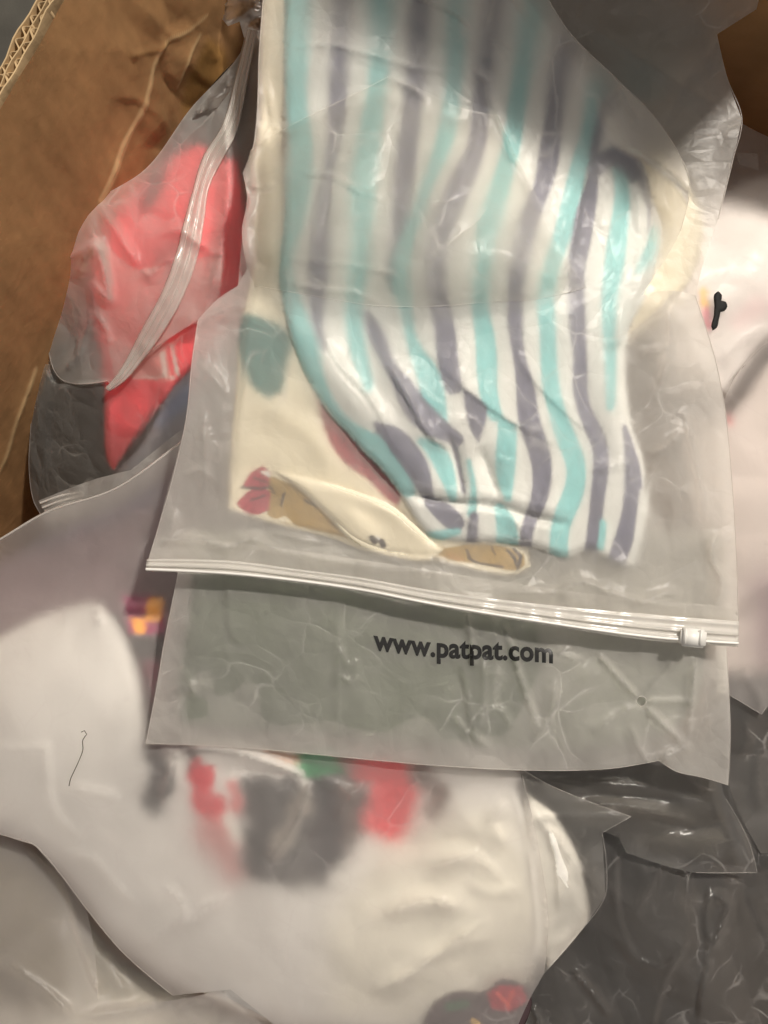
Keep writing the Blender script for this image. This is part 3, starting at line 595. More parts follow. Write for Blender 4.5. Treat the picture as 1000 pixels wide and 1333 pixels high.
for ln in ([(258, 416), (250, 470), (243, 540), (228, 610), (205, 690), (193, 730)], [(905, 384), (932, 470), (945, 540), (952, 610), (958, 700), (962, 815)], [(690, -45), (740, 40), (800, 100), (850, 150), (884, 200), (898, 238), (886, 300)]):
    seam(bagS, ln, s_edge, 1.6)
seam(bagS, [(935, 285), (955, 205), (966, 155), (946, 100), (933, 45)], lambda P: s_back(P) + .3, 1.8)
seam(bagS, [(346, -45), (338, 60), (330, 190), (328, 196)], s_edge, 2.0)
# slider zip of bag S
Z_TOP = [(191, 728), (300, 730), (380, 740), (470, 752), (560, 768), (700, 786), (850, 800), (962, 809)]
Z_BOT = [(190, 743), (300, 749), (380, 757), (470, 770), (560, 788), (700, 812), (850, 834), (961, 842)]
sheet('zip_flange', [(203, 700), (300, 706), (420, 722), (560, 742), (700, 764), (850, 782), (958, 790), (962, 812), (850, 803), (700, 789), (560, 771), (470, 755), (380, 743), (300, 733), (192, 731)],
      lambda P: s_front(P) + 1.2 + facets(P, 26, 301, 8, 3.0) * 1.6, M['film'], bagS, 4)
def zip_z(P): return 11 + 1.5 * np.sin(P[:, 0] / 90.0) + noise(P, 60, 5) * 0.8
zs = strip('zip_strip', Z_TOP, Z_BOT, zip_z, M['zip'], bagS, 24, 4, [0, .1, 1.2, .2, 0, 0.1, 1.6, 1.6, .2, 0, .2, 1.7, 1.0, .1, 0], 0.4)
def zmix(t): return [((1 - t) * a[0] + t * b[0], (1 - t) * a[1] + t * b[1]) for a, b in zip(Z_TOP, Z_BOT)]
for t, r in ((0.52, 0.55), (0.86, 0.7)):
    tr = tube('zip_rail', zmix(t), lambda P: zip_z(P) + 1.2, r, M['slider'] if t > .8 else M['zip'], zs, 8)
def box_bm(parts):
    bm = bmesh.new()
    for (c, sz, rz) in parts:
        r = bmesh.ops.create_cube(bm, size=1); vs = r['verts']
        for v in vs: v.co = Vector((v.co.x * sz[0], v.co.y * sz[1], v.co.z * sz[2]))
        bmesh.ops.bevel(bm, geom=list({e for v in vs for e in v.link_edges}), offset=min(sz) * 0.22, segments=2, affect='EDGES')
        if rz: pass
    return bm
def block(name, px, py, z, sx, sy, sz, ang, mat, parent, bev=0.25):
    """bevelled block centred on a point of the plan, sizes in mm"""
    bm = bmesh.new(); bmesh.ops.create_cube(bm, size=1)
    for v in bm.verts: v.co = Vector((v.co.x * sx, v.co.y * sy, v.co.z * sz)) * 1e-3
    bmesh.ops.bevel(bm, geom=bm.edges[:], offset=min(sx, sy, sz) * bev * 1e-3, segments=2, affect='EDGES')
    c = Vector(at(px, py, z)); a = math.radians(ang)
    for v in bm.verts: v.co = Vector((v.co.x * math.cos(a) - v.co.y * math.sin(a), v.co.x * math.sin(a) + v.co.y * math.cos(a), v.co.z)) + c
    bm.verts.index_update(); V = [tuple(v.co) for v in bm.verts]; Fc = [[v.index for v in f.verts] for f in bm.faces]; bm.free()
    return mesh_obj(name, V, Fc, mat, parent)
sl = block('slider', 902, 830, 13, 13.0, 9.5, 5.0, -5, M['slider'], bagS)
for dx in (-10, 10): block('slider_grip', 902 + dx, 829 + dx * .09, 15.4, 1.6, 8.0, 1.6, -5, M['slider'], sl)

# ------------------------------------------------------------------ bag L: flat bag with the web address, under the zip of bag S
LOC_L = at(580, 880, -10)
L_OUT = [(242, 690), (232, 745), (215, 830), (203, 900), (190, 968), (300, 972), (430, 984), (560, 996), (700, 1003), (800, 1000), (858, 990), (880, 1004), (915, 1012), (948, 1022), (951, 960), (949, 900), (946, 845), (940, 690)]
creases_l = [('r', [(778, 852), (800, 876), (830, 908)], 3.85, 2.5, .12), ('r', [(840, 920), (862, 942), (890, 968)], 5.13, 3.4, .12), ('r', [(842, 914), (870, 913), (903, 914)], 3.33, 2.5, .15), ('r', [(905, 850), (900, 914), (895, 965)], 4.62, 5.1, .2),
    ('r', [(770, 955), (800, 935), (832, 918)], 2.28, 4.2, .2), ('r', [(838, 905), (860, 880), (890, 850)], 2.28, 6.0, .3),
    ('r', [(606, 795), (613, 830), (616, 870)], 4.18, 3.0, .15), ('s', [(598, 860), (604, 900), (612, 945), (620, 975)], 3.42, 3.4, 30, .2), ('r', [(650, 800), (664, 836), (680, 890), (705, 960)], 3.80, 3.0, .15), ('r', [(628, 850), (630, 900), (622, 950)], 2.28, 5.1, .2),
    ('r', [(588, 930), (610, 955), (640, 972)], 3.42, 4.2, .2), ('r', [(636, 920), (655, 928), (665, 950)], 2.66, 4.2, .2), ('r', [(690, 965), (715, 940), (722, 880)], 2.66, 6.0, .2), ('r', [(745, 840), (728, 850), (760, 862)], 2.28, 3.4, .2),
    ('s', [(295, 750), (294, 800), (300, 828), (318, 842)], 1.52, 4.2, 40, .2), ('r', [(440, 840), (452, 868), (470, 860)], 2.66, 4.2, .2), ('r', [(442, 880), (456, 888), (470, 880)], 2.47, 3.4, .2), ('r', [(440, 780), (440, 960)], 1.33, 4.2, .2),
    ('r', [(242, 870), (252, 900), (260, 905)], 2.28, 4.2, .2), ('r', [(206, 900), (250, 892), (290, 896)], 1.52, 4.2, .3), ('r', [(840, 990), (900, 960), (945, 905)], 2.85, 8.5, .2), ('r', [(858, 992), (890, 975), (900, 965)], 4.56, 5.1, .2), ('r', [(820, 940), (835, 980), (850, 1000)], 2.47, 5.1, .2)]
def l_front(P):
    z = tps(P, [(240, 740, -3), (190, 968, -9), (430, 985, -7), (700, 1003, -6), (858, 990, -5), (948, 1022, -16), (946, 845, -6), (600, 860, -3.5), (400, 860, -3.5), (800, 880, -3), (940, 700, -3), (560, 700, -3)])
    right = sst(420, 640, P[:, 0])
    return z + ridges(P, creases_l) + facets(P, 80, 101, 60, 1.5) * (1.8 + 3.4 * right) + facets(P, 30, 111, 80, 1.6) * (0.3 + 1.4 * right) + facets(P, 13, 113, 60, 1.8) * 0.4
bagL = thing('clothes_bag', 'flat grey-green frosted bag printed with a black web address', 'bag', LOC_L, BAGS)
sheet('front_film', L_OUT, l_front, M['film'], bagL, 3.6, None, [(835, 913, 12, 12, 1.6)], None, 0, [(835, 913, 6)])
sheet('back_film', L_OUT, lambda P: l_front(P) * 0.0 + tps(P, [(240, 740, -10), (190, 968, -10), (430, 985, -8.5), (700, 1003, -8), (858, 990, -8), (948, 1022, -17.5), (946, 845, -9), (600, 860, -12), (940, 700, -9)]), M['film'], bagL, 9)
for ln in ([(242, 690), (232, 745), (215, 830), (203, 900), (190, 968)], [(190, 968), (300, 972), (430, 984), (560, 996), (700, 1003), (800, 1000), (858, 990)], [(858, 990), (880, 1004), (915, 1012), (948, 1022), (951, 960), (949, 900), (946, 845)]):
    seam(bagL, ln, l_front, 1.6)
gg = thing('grey_green_garment', 'flat folded grey-green garment inside the bag with the web address', 'garment', LOC_L, CLOTHES)
sheet('cloth', [(252, 690), (245, 800), (232, 880), (236, 942), (330, 950), (440, 956), (560, 968), (700, 974), (830, 962), (890, 935), (918, 850), (922, 690)],
      lambda P: -9.5 + noise(P, 120, 131) * 1.0 + ridges(P, [('s', [(295, 750), (294, 800), (300, 828), (330, 846), (440, 850), (470, 850)], 1.5, 4, 60, .1)]), M['print_cloth'], gg, 6,
      lambda P: np.tile((0.088, 0.106, 0.074), (len(P), 1)) * (1 + 0.25 * noise(P, 140, 77)[:, None]), (), (2, 14), 1.5)
tube('vent_rim', [(835 + 6.6 * math.cos(a), 913 + 6.6 * math.sin(a)) for a in np.linspace(0, 6.2832, 15)], lambda P: l_front(P) + 0.05, 0.26, M['film_milky'], bagL, 6, 3)
# printed web address
cu = bpy.data.curves.new('web_address', 'FONT'); cu.body = 'www.patpat.com'; cu.size = 1; cu.offset = 0.034; cu.space_character = 1.04; cu.resolution_u = 4
to = bpy.data.objects.new('web_address', cu); COL.objects.link(to); bpy.context.view_layer.update()
me = bpy.data.meshes.new_from_object(to.evaluated_get(bpy.context.evaluated_depsgraph_get())); bpy.data.objects.remove(to); bpy.data.curves.remove(cu)
bm = bmesh.new(); bm.from_mesh(me); bmesh.ops.triangulate(bm, faces=bm.faces[:])
for _ in range(3):
    es = [e for e in bm.edges if e.calc_length() > 0.09]
    if es: bmesh.ops.subdivide_edges(bm, edges=es, cuts=1, use_grid_fill=False)
    bmesh.ops.triangulate(bm, faces=bm.faces[:])
bm.verts.index_update()
tv = np.array([tuple(v.co) for v in bm.verts]); tf = [[v.index for v in f.verts] for f in bm.faces]; bm.free()
x0, x1 = tv[:, 0].min(), tv[:, 0].max(); u = (tv[:, 0] - x0) / (x1 - x0)
TP = np.stack([486 + u * 234, 845 + 20 * u + 2.5 * np.sin(u * 5) - tv[:, 1] * 234 / (x1 - x0) * 1.12], 1)
mesh_obj('web_address', world(TP, l_front(TP) + 0.3), tf, M['glare_broken_ink'], bagL, False)

# ------------------------------------------------------------------ bag R: coral red garment, against the left wall
LOC_R = at(180, 420, -80)
def wall_z(P):
    d = VX * (P[:, 0] - CX) - VY * (P[:, 1] - CY); s = V0 / np.minimum(d, -150); return (H - s * F) * 1000
creases_r = [('r', [(128, 266), (150, 300), (170, 330), (182, 350)], 5.20, 4.8, .2), ('r', [(64, 345), (100, 330), (128, 312)], 3.90, 5.6, .2), ('r', [(122, 310), (135, 350), (140, 390), (120, 365)], 6.50, 4.8, .15), ('r', [(100, 360), (112, 330), (125, 318)], 3.90, 5.6, .2),
    ('s', [(150, 494), (110, 500), (72, 500), (62, 480), (66, 400), (72, 350)], 4.55, 2.4, 40, .12), ('r', [(72, 495), (105, 455), (118, 400)], 4.55, 4.8, .2), ('r', [(120, 405), (140, 430), (142, 450)], 3.90, 4.0, .2),
    ('r', [(205, 310), (235, 300), (260, 318), (282, 326)], 3.25, 4.8, .25), ('r', [(182, 350), (196, 360), (210, 345), (232, 332)], 3.25, 4.0, .2), ('r', [(56, 430), (52, 520), (50, 600)], 3.90, 6.4, .2), ('r', [(290, 130), (296, 250), (282, 350), (262, 420)], 3.90, 5.6, .2), ('r', [(260, 330), (290, 330), (282, 400)], 3.25, 4.8, .25)]
def r_front(P):
    z = tps(P, [(330, 40, -35), (260, 130, -58), (190, 220, -48), (125, 262, -38), (92, 292, -34), (62, 370, -62), (48, 500, -88), (45, 650, -120), (70, 670, -110), (150, 640, -80), (230, 560, -52), (180, 300, -36), (200, 400, -40), (140, 440, -52), (100, 560, -78), (200, 520, -52), (290, 330, -34), (310, 450, -36), (300, 200, -40)])
    z = z + ridges(P, creases_r) + facets(P, 60, 141, 60, 1.5) * 5.0 + facets(P, 26, 147, 60, 1.5) * 1.6 + facets(P, 13, 149, 60, 1.6) * 0.4
    wz = wall_z(P) ; return z
bagR = thing('clothes_bag', 'frosted bag with a coral red garment leaning on the cardboard wall', 'bag', LOC_R, BAGS)
R_TOP = [(330, 40), (306, 80), (250, 140), (190, 220), (125, 262), (92, 292), (72, 335), (60, 375), (60, 420), (66, 470), (80, 494), (104, 500), (140, 496), (150, 507), (168, 492), (200, 455), (252, 420), (290, 395), (340, 370), (346, 180), (340, 60)]
R_LOW = [(74, 340), (58, 380), (49, 440), (44, 500), (40, 560), (38, 610), (45, 655), (58, 676), (160, 650), (250, 600), (340, 560), (340, 360), (252, 405), (200, 440), (150, 480), (100, 480)]
sheet('front_film', R_TOP, r_front, M['film_soft'], bagR, 3.8)
sheet('lower_film', R_LOW, lambda P: r_front(P) - 4 + ridges(P, [('r', [(140, 510), (143, 560), (146, 612)], 2.5, 4, .2), ('r', [(230, 480), (190, 550), (150, 612)], 3, 6, .2), ('r', [(62, 500), (60, 560), (55, 640)], 3, 6, .2)]), M['film_clear'], bagR, 4)
zr = [(336, 40), (324, 95), (307, 175), (289, 208), (272, 245), (266, 286), (258, 331), (239, 385), (214, 430), (186, 468), (161, 497), (143, 509)]
zr2 = [(322, 38), (308, 95), (289, 162), (264, 204), (250, 250), (239, 290), (229, 330), (210, 381), (181, 435), (157, 480), (145, 496), (136, 506)]
def zr_z(P): return r_front(P) + 4
zst = strip('zip_strip', zr2, zr, zr_z, M['film_zip'], bagR, 14, 4, [0, 1.2, 0.2, 0.0, 1.3, 1.3, 0, 0.2, 1.0, 0], 0.3)
def zrm(t): return [((1 - t) * a[0] + t * b[0], (1 - t) * a[1] + t * b[1]) for a, b in zip(zr2, zr)]
tube('zip_rail', zrm(.28), lambda P: zr_z(P) + 0.9, 0.42, M['film_zip'], zst)
tube('zip_rail', zrm(.62), lambda P: zr_z(P) + 0.9, 0.4, M['film_zip'], zst)
seam(bagR, R_TOP[:7], r_front, 2.0); seam(bagR, R_LOW[:8], lambda P: r_front(P) - 4, 2.0)
seam(bagR, [(66, 400), (66, 470), (80, 494), (104, 500), (140, 496)], r_front, 2.4)
sheet('inner_film', [(122, 300), (150, 330), (182, 352), (215, 345), (290, 330), (284, 415), (252, 422), (200, 458), (152, 504), (142, 450), (128, 400)], lambda P: r_front(P) - 2.5 + facets(P, 40, 351, 60, 1.5) * 3, M['film'], bagR, 4.5)
# bottom hem of the bag with its ribbed end
for k in range(4): tube('hem_rib', [(52 + 3 * k, 655 + 6 * k), (80 + 2 * k, 645 + 6 * k), (110, 640 + 5 * k)], lambda P: np.full(len(P), -72.0), 0.7, M['zip'], bagR)
sheet('hem_film', [(50, 652), (120, 625), (170, 612), (235, 560), (255, 580), (150, 660), (70, 685)], lambda P: -76 + 0.12 * (P[:, 0] - 50) + crumple(P, 60, 44) * 3, M['film'], bagR, 5)
red = thing('coral_red_garment', 'coral red garment in the bag leaning on the cardboard wall', 'garment', LOC_R, CLOTHES)
RED = (0.93, 0.085, 0.11)
sheet('cloth', [(140, 310), (168, 262), (215, 218), (240, 200), (265, 192), (285, 205), (310, 210), (320, 420), (262, 470), (215, 520), (150, 612), (143, 600), (138, 520), (136, 470), (130, 420), (128, 350)],
      lambda P: np.minimum(r_front(P) - 7 - 20 * sst(455, 430, P[:, 1]) * np.maximum(sst(245, 160, P[:, 0] + 0.25 * (P[:, 1] - 300)), sst(300, 370, P[:, 1]) * sst(270, 225, P[:, 0])) + noise(P, 60, 9) * 2 + facets(P, 45, 331, 60, 1.5) * 7, r_front(P) - 6.2), M['print_cloth'], red, 4,
      lambda P: paint(P, RED, [('p', [(222, 420), (218, 455), (226, 495), (170, 490), (185, 468), (205, 450)], (0.80, 0.30, 0.28), 2), ('l', [(212, 460, 5), (216, 490, 5)], (0.85, 0.75, 0.7), 1), ('l', [(225, 450, 4), (232, 488, 5)], (0.85, 0.75, 0.7), 1), ('l', [(175, 492, 3), (228, 492, 3)], (0.85, 0.6, 0.55), 1.5)]), (), (3, 10), 1.5)
dk = thing('charcoal_garment', 'charcoal garment beside the coral red one, against the cardboard wall', 'garment', LOC_R, CLOTHES)
sheet('cloth', [(58, 450), (100, 440), (148, 450), (158, 620), (70, 660), (52, 640), (50, 520)], lambda P: r_front(P) - 13 + noise(P, 50, 19) * 2, M['print_cloth'], dk, 6, lambda P: np.tile((0.06, 0.06, 0.057), (len(P), 1)), (), (3, 12), 1.5)
bl = thing('blue_garment', 'pale blue garment half hidden beside the coral red one', 'garment', LOC_R, CLOTHES)
sheet('cloth', [(225, 500), (300, 430), (330, 440), (330, 570), (150, 640), (150, 622), (190, 570)], lambda P: r_front(P) - 9 + noise(P, 50, 29) * 2, M['print_cloth'], bl, 6, lambda P: paint(P, (0.36, 0.36, 0.40), [('l', [(210, 545, 20), (250, 510, 22)], (0.30, 0.36, 0.50), 8)]), (), (3, 12), 1.5)
# crumpled end of a grey bag in the far left corner
bagC = thing('grey_bag', 'crumpled grey plastic bag end tucked in the top left corner of the box', 'bag', at(300, 40, -60), BAGS)
sheet('film', [(272, -40), (285, 20), (297, 34), (312, 28), (318, 50), (310, 80), (318, 130), (250, 150), (300, 90), (340, 120), (352, -40)], lambda P: -52 + crumple(P, 40, 15) * 14, M['film_dark'], bagC, 4)
sheet('back_film', [(225, 180), (260, 130), (305, 80), (330, 60), (340, 240), (300, 240), (180, 280)], lambda P: r_front(P) - 20 + crumple(P, 60, 25) * 4, M['dark_cloth'], bagC, 6)

# ------------------------------------------------------------------ bag W: big pale bag, lower left
LOC_W = at(350, 1050, -40)
creases_w = [('r', [(0, 975), (60, 972), (64, 1030), (75, 1060), (110, 1095)], 1.92, 4.2, .15), ('r', [(90, 1025), (130, 1030), (160, 1038)], 2.40, 4.2, .2), ('r', [(80, 1110), (120, 1115), (150, 1150), (180, 1180)], 2.40, 6.8, .2),
    ('r', [(205, 1150), (235, 1170), (238, 1200), (225, 1215)], 2.08, 4.2, .25), ('r', [(300, 1160), (270, 1185), (240, 1210)], 2.56, 5.1, .2), ('r', [(180, 1240), (240, 1190), (290, 1165)], 1.92, 5.1, .2),
    ('r', [(235, 975), (300, 978), (360, 995), (408, 1015)], 8.00, 6.0, .12), ('r', [(408, 1015), (396, 1040), (385, 1070), (350, 1120)], 6.40, 8.5, .15), ('r', [(408, 1015), (440, 1022), (460, 1035), (480, 1025)], 4.00, 5.1, .2), ('r', [(210, 975), (228, 985), (222, 1010), (208, 1040)], 4.80, 5.1, .2), ('r', [(408, 1012), (360, 1010), (300, 1000)], -4.80, 5.1, .2),
    ('r', [(360, 1150), (380, 1120), (400, 1090)], 3.20, 7.6, .3), ('r', [(440, 1070), (450, 1040), (480, 1020)], 3.20, 6.0, .25),
    ('r', [(680, 1010), (694, 1080), (708, 1150), (714, 1250)], 4.00, 5.1, .1), ('r', [(715, 1160), (722, 1200), (718, 1240)], 2.56, 3.4, .2), ('r', [(130, 790), (128, 815)], 2.40, 4.2, .3),
    ('r', [(480, 1290), (520, 1275), (600, 1220), (640, 1190)], 3.20, 7.6, .2), ('r', [(560, 1130), (620, 1110), (660, 1150)], 3.20, 8.5, .2), ('r', [(500, 1190), (560, 1170), (600, 1180)], 3.20, 7.6, .2), ('r', [(660, 1040), (640, 1070), (660, 1100)], 2.56, 6.8, .2)]
def w_front(P):
    z = tps(P, [(-60, 735, -50), (0, 702, -42), (150, 636, -32), (250, 560, -25), (60, 760, -46), (200, 700, -36), (200, 800, -36), (140, 800, -30), (40, 900, -24), (110, 980, -22), (0, 1080, -38), (80, 1140, -40), (150, 1235, -44), (230, 1290, -48), (300, 1200, -26), (180, 1080, -20), (420, 1280, -30), (560, 1300, -30), (700, 1290, -40), (620, 1180, -18), (680, 1080, -20), (560, 1080, -19), (440, 1060, -17), (300, 1050, -18), (260, 985, -15), (430, 990, -14), (600, 1000, -15), (500, 850, -18), (300, 800, -20)])
    return z + ridges(P, creases_w) + facets(P, 120, 171, 130, 1.6) * 3.4 + facets(P, 42, 177, 120, 1.7) * 1.2 + facets(P, 15, 179, 120, 1.8) * 0.35 + noise(P, 260, 3) * 1.5
bagW = thing('clothes_bag', 'large milky bag of white clothes at the lower left under the web address', 'bag', LOC_W, BAGS)
W_OUT = [(-60, 735), (0, 702), (60, 667), (150, 636), (230, 580), (258, 558), (420, 600), (700, 860), (677, 1000), (690, 1050), (704, 1120), (714, 1200), (708, 1268), (690, 1300), (670, 1345), (500, 1365), (380, 1352), (300, 1288), (225, 1296), (160, 1240), (110, 1180), (80, 1140), (45, 1100), (0, 1086), (-60, 1060)]
sheet('front_film', W_OUT, w_front, M['film_milky'], bagW, 4.2)
seam(bagW, [(-60, 735), (0, 702), (60, 667), (150, 636), (230, 580), (258, 558)], w_front, 5.5, M['zip'])
seam(bagW, [(677, 1000), (690, 1050), (704, 1120), (714, 1200), (708, 1268)], w_front, 1.4); seam(bagW, [(-60, 1060), (0, 1086), (45, 1100), (80, 1140), (110, 1180), (160, 1240), (225, 1296)], w_front, 1.4)
def flap_z(P): return tps(P, [(677, 1000, -16), (740, 1030, -30), (820, 1064, -34), (785, 1082, -36), (787, 1165, -40), (740, 1230, -44), (708, 1268, -40), (700, 1120, -22)]) + ridges(P, [('r', [(700, 1065), (760, 1062), (818, 1064)], 3, 5, .1), ('r', [(780, 1082), (800, 1074), (820, 1064)], 2, 4, .1), ('r', [(690, 1050), (740, 1110), (785, 1165)], 3, 6, .12)]) + facets(P, 45, 63) * 3
W_FLAP = [(677, 1000), (720, 1024), (822, 1063), (784, 1084), (788, 1166), (762, 1205), (708, 1268), (700, 1120)]
sheet('corner_film', W_FLAP, flap_z, M['film_clear'], bagW, 4)
seam(bagW, [(677, 1000), (720, 1024), (822, 1063), (784, 1084), (788, 1166), (762, 1205)], flap_z, 1.4)
white = thing('white_garment', 'white garment with red and black print in the large milky bag', 'garment', LOC_W, CLOTHES)
print_and_glare = [('p', [(322, 1012), (400, 1002), (470, 1010), (478, 1060), (440, 1125), (385, 1155), (330, 1130), (318, 1060)], (0.15, 0.145, 0.14), 16), ('l', [(200, 985, 20), (214, 1005, 30), (204, 1045, 26)], (0.05, 0.05, 0.05), 7), ('l', [(252, 975, 14), (252, 996, 12)], (0.12, 0.12, 0.11), 2), ('l', [(264, 996, 30), (262, 1024, 30), (270, 1046, 34)], (0.72, 0.03, 0.055), 3), ('l', [(276, 1050, 36), (288, 1076, 30)], (0.70, 0.06, 0.08), 8),
      ('l', [(280, 1085, 40), (310, 1130, 34)], (0.66, 0.33, 0.32), 16), ('l', [(304, 1020, 20), (310, 1050, 18)], (0.72, 0.25, 0.25), 8),
      ('p', [(318, 1006), (400, 998), (480, 1000), (486, 1050), (446, 1110), (385, 1140), (330, 1120)], (0.085, 0.08, 0.08), 14), ('l', [(340, 1020, 26), (338, 1060, 22), (332, 1100, 24), (336, 1130, 26)], (0.05, 0.05, 0.05), 9), ('l', [(372, 1040, 44), (380, 1090, 40), (372, 1130, 20)], (0.10, 0.10, 0.10), 12), ('l', [(405, 1015, 8), (386, 1055, 18), (360, 1108, 14)], (0.42, 0.39, 0.35), 6), ('l', [(425, 1022, 30), (435, 1070, 46), (420, 1125, 40)], (0.035, 0.035, 0.04), 12), ('l', [(450, 1030, 26), (462, 1080, 22)], (0.13, 0.11, 0.10), 12),
      ('l', [(396, 990, 30), (440, 990, 34)], (0.015, 0.20, 0.075), 4), ('l', [(350, 984, 18), (384, 988, 14)], (0.35, 0.17, 0.08), 4), ('l', [(452, 986, 26), (480, 990, 26)], (0.24, 0.10, 0.09), 6),
      ('l', [(478, 1000, 30), (500, 990, 54), (512, 1020, 66), (506, 1066, 56)], (0.74, 0.06, 0.075), 12), ('l', [(545, 1000, 30), (572, 1030, 30), (562, 1056, 16)], (0.17, 0.12, 0.10), 8), ('l', [(300, 1066, 14), (312, 1090, 22)], (0.84, 0.82, 0.76), 5),
      ('p', [(222, 968), (246, 970), (246, 998), (232, 1016)], (0.86, 0.85, 0.82), 2), ('p', [(262, 970), (330, 978), (405, 1008), (402, 1020), (330, 1004), (290, 996), (264, 992)], (0.86, 0.85, 0.82), 2)]  # white patches: glare of the crinkled film painted into the cloth
def warp_paint(P):
    Q = P + np.stack([noise(P, 30, 401), noise(P, 30, 411)], 1) * 9 * sst(985, 1020, P[:, 1])[:, None]
    return paint(Q, (0.81, 0.80, 0.77), [('p', [(470, 1130), (560, 1060), (660, 1050), (705, 1150), (690, 1270), (560, 1330), (430, 1320), (430, 1200)], (0.80, 0.78, 0.69), 30)] + print_and_glare)
def white_z(P):
    g = np.clip(tps(P, [(-60, 950, 6), (60, 870, 6), (128, 790, 2.5), (182, 870, 2.5), (192, 950, 2.5), (100, 1000, 5), (215, 1000, 5), (270, 1000, 1.2), (275, 1040, 3), (360, 1010, 2), (400, 1030, 3), (450, 1000, 6), (505, 1005, 8), (510, 1060, 17), (420, 1080, 7), (360, 1090, 8), (290, 1090, 9), (230, 1060, 13), (310, 1150, 14), (180, 1120, 9), (300, 1240, 7), (600, 1180, 2), (540, 1250, 2.5), (500, 1180, 5), (640, 1070, 3), (680, 1150, 3), (620, 1300, 4)]), 1, 20)
    f = ridges(P, [('r', l, 4.5, w_, .25, 1.4) for l, w_ in (([(470, 1150), (540, 1115), (640, 1125)], 12), ([(465, 1205), (560, 1175), (630, 1190)], 11), ([(520, 1250), (590, 1235), (650, 1205)], 12), ([(590, 1050), (625, 1085), (660, 1110)], 10), ([(600, 1140), (640, 1160), (680, 1150)], 9), ([(480, 1290), (560, 1270), (620, 1250)], 12), ([(540, 1090), (575, 1075), (610, 1080)], 10))])
    return w_front(P) - g - 5 + np.minimum(f + noise(P, 90, 201, 60, 1.8) * 2.5 + facets(P, 60, 205, 50, 1.6) * 5 * sst(300, 480, P[:, 0]), 4.2)
def dip(P):
    return sst(1.25, 0.55, np.hypot((P[:, 0] - 390) / 230.0, (P[:, 1] - 1045) / 110.0))
W_IN = [(-60, 842), (50, 800), (110, 785), (140, 786), (168, 815), (184, 870), (194, 930), (200, 985), (300, 965), (500, 975), (672, 1000), (696, 1120), (702, 1240), (640, 1320), (400, 1340), (250, 1285), (150, 1215), (80, 1125), (-60, 1050)]
sheet('cloth', W_IN, white_z, M['print_cloth'], white, 5,
      lambda P: paint(P, (0.84, 0.82, 0.76), [('p', [(470, 1130), (560, 1060), (660, 1050), (705, 1150), (690, 1270), (560, 1330), (430, 1320), (430, 1200)], (0.82, 0.78, 0.62), 30)]) if False else warp_paint(P), (), (10, 26), 1.5)
flw = thing('white_sleeve', 'bright white cloth under the clear corner of the large milky bag', 'garment', LOC_W, CLOTHES)
sheet('cloth', [(684, 1030), (720, 1060), (748, 1110), (762, 1160), (762, 1200), (712, 1262), (690, 1180)], lambda P: flap_z(P) - 5 + noise(P, 40, 4) * 1.5 + ridges(P, [('r', [(700, 1060), (730, 1120), (745, 1180)], 4.5, 9, .2), ('s', [(712, 1070), (722, 1130), (726, 1200)], 4, 3, 25, .2)]), M['print_cloth'], flw, 4, lambda P: np.tile((0.86, 0.84, 0.78), (len(P), 1)), (), (5, 12), 1.5)
mauve = thing('plum_garment', 'dark plum garment behind the white one in the large milky bag', 'garment', LOC_W, CLOTHES)
sheet('cloth', [(-60, 760), (0, 730), (80, 690), (170, 650), (240, 600), (420, 620), (600, 900), (300, 980), (205, 980), (190, 880), (150, 800), (60, 815), (-60, 860)], lambda P: np.minimum(w_front(P) - 14 + noise(P, 90, 77) * 4 + 12.5 * sst(75, 30, np.hypot(P[:, 0] - 190, P[:, 1] - 815)), w_front(P) - 2), M['print_cloth'], mauve, 6,
      lambda P: paint(P, (0.19, 0.135, 0.145), [('p', [(160, 775), (214, 776), (216, 826), (168, 824)], (0.30, 0.03, 0.11), 2), ('p', [(193, 778), (214, 778), (212, 808), (190, 808)], (0.95, 0.42, 0.03), 1.5), ('p', [(172, 804), (190, 806), (188, 824), (174, 824)], (0.85, 0.36, 0.03), 1.5), ('p', [(165, 830), (216, 828), (210, 860), (180, 858)], (0.05, 0.045, 0.045), 4), ('p', [(185, 862), (208, 862), (200, 930), (192, 920)], (0.25, 0.05, 0.09), 5), ('l', [(40, 700, 30), (200, 640, 30)], (0.13, 0.12, 0.16), 16)]), (), (4, 12), 1.5)
prn = thing('dark_printed_garment', 'dark garment with a red flower print at the foot of the milky bag', 'garment', at(620, 1320, -50), CLOTHES)
sheet('cloth', [(545, 1360), (560, 1310), (590, 1290), (630, 1288), (655, 1272), (690, 1285), (692, 1310), (670, 1360)], lambda P: w_front(P) - 1.4, M['print_cloth'], prn, 2.4,
      lambda P: paint(P, (0.075, 0.05, 0.055), [('p', [(634, 1292), (650, 1282), (680, 1284), (686, 1302), (664, 1316), (640, 1312)], (0.35, 0.03, 0.05), 3), ('l', [(648, 1292, 4), (662, 1310, 4)], (0.7, 0.12, 0.1), 1.5), ('l', [(668, 1290, 4), (660, 1308, 3)], (0.6, 0.08, 0.06), 1.5), ('l', [(616, 1328, 7), (624, 1334, 7)], (0.7, 0.45, 0.15), 1.5), ('l', [(585, 1310, 12), (606, 1306, 10)], (0.05, 0.13, 0.07), 4)]), (), (2, 8), 1.2)
hair = tag(tube('hair', [(106, 953), (110, 951), (113, 956), (108, 963), (108, 976), (103, 990), (97, 1003), (92, 1014), (90, 1023)], lambda P: w_front(P) + 0.25, 0.24, M['hair'], None, 6, 3), 'single dark bent hair lying on the large milky bag', 'hair')

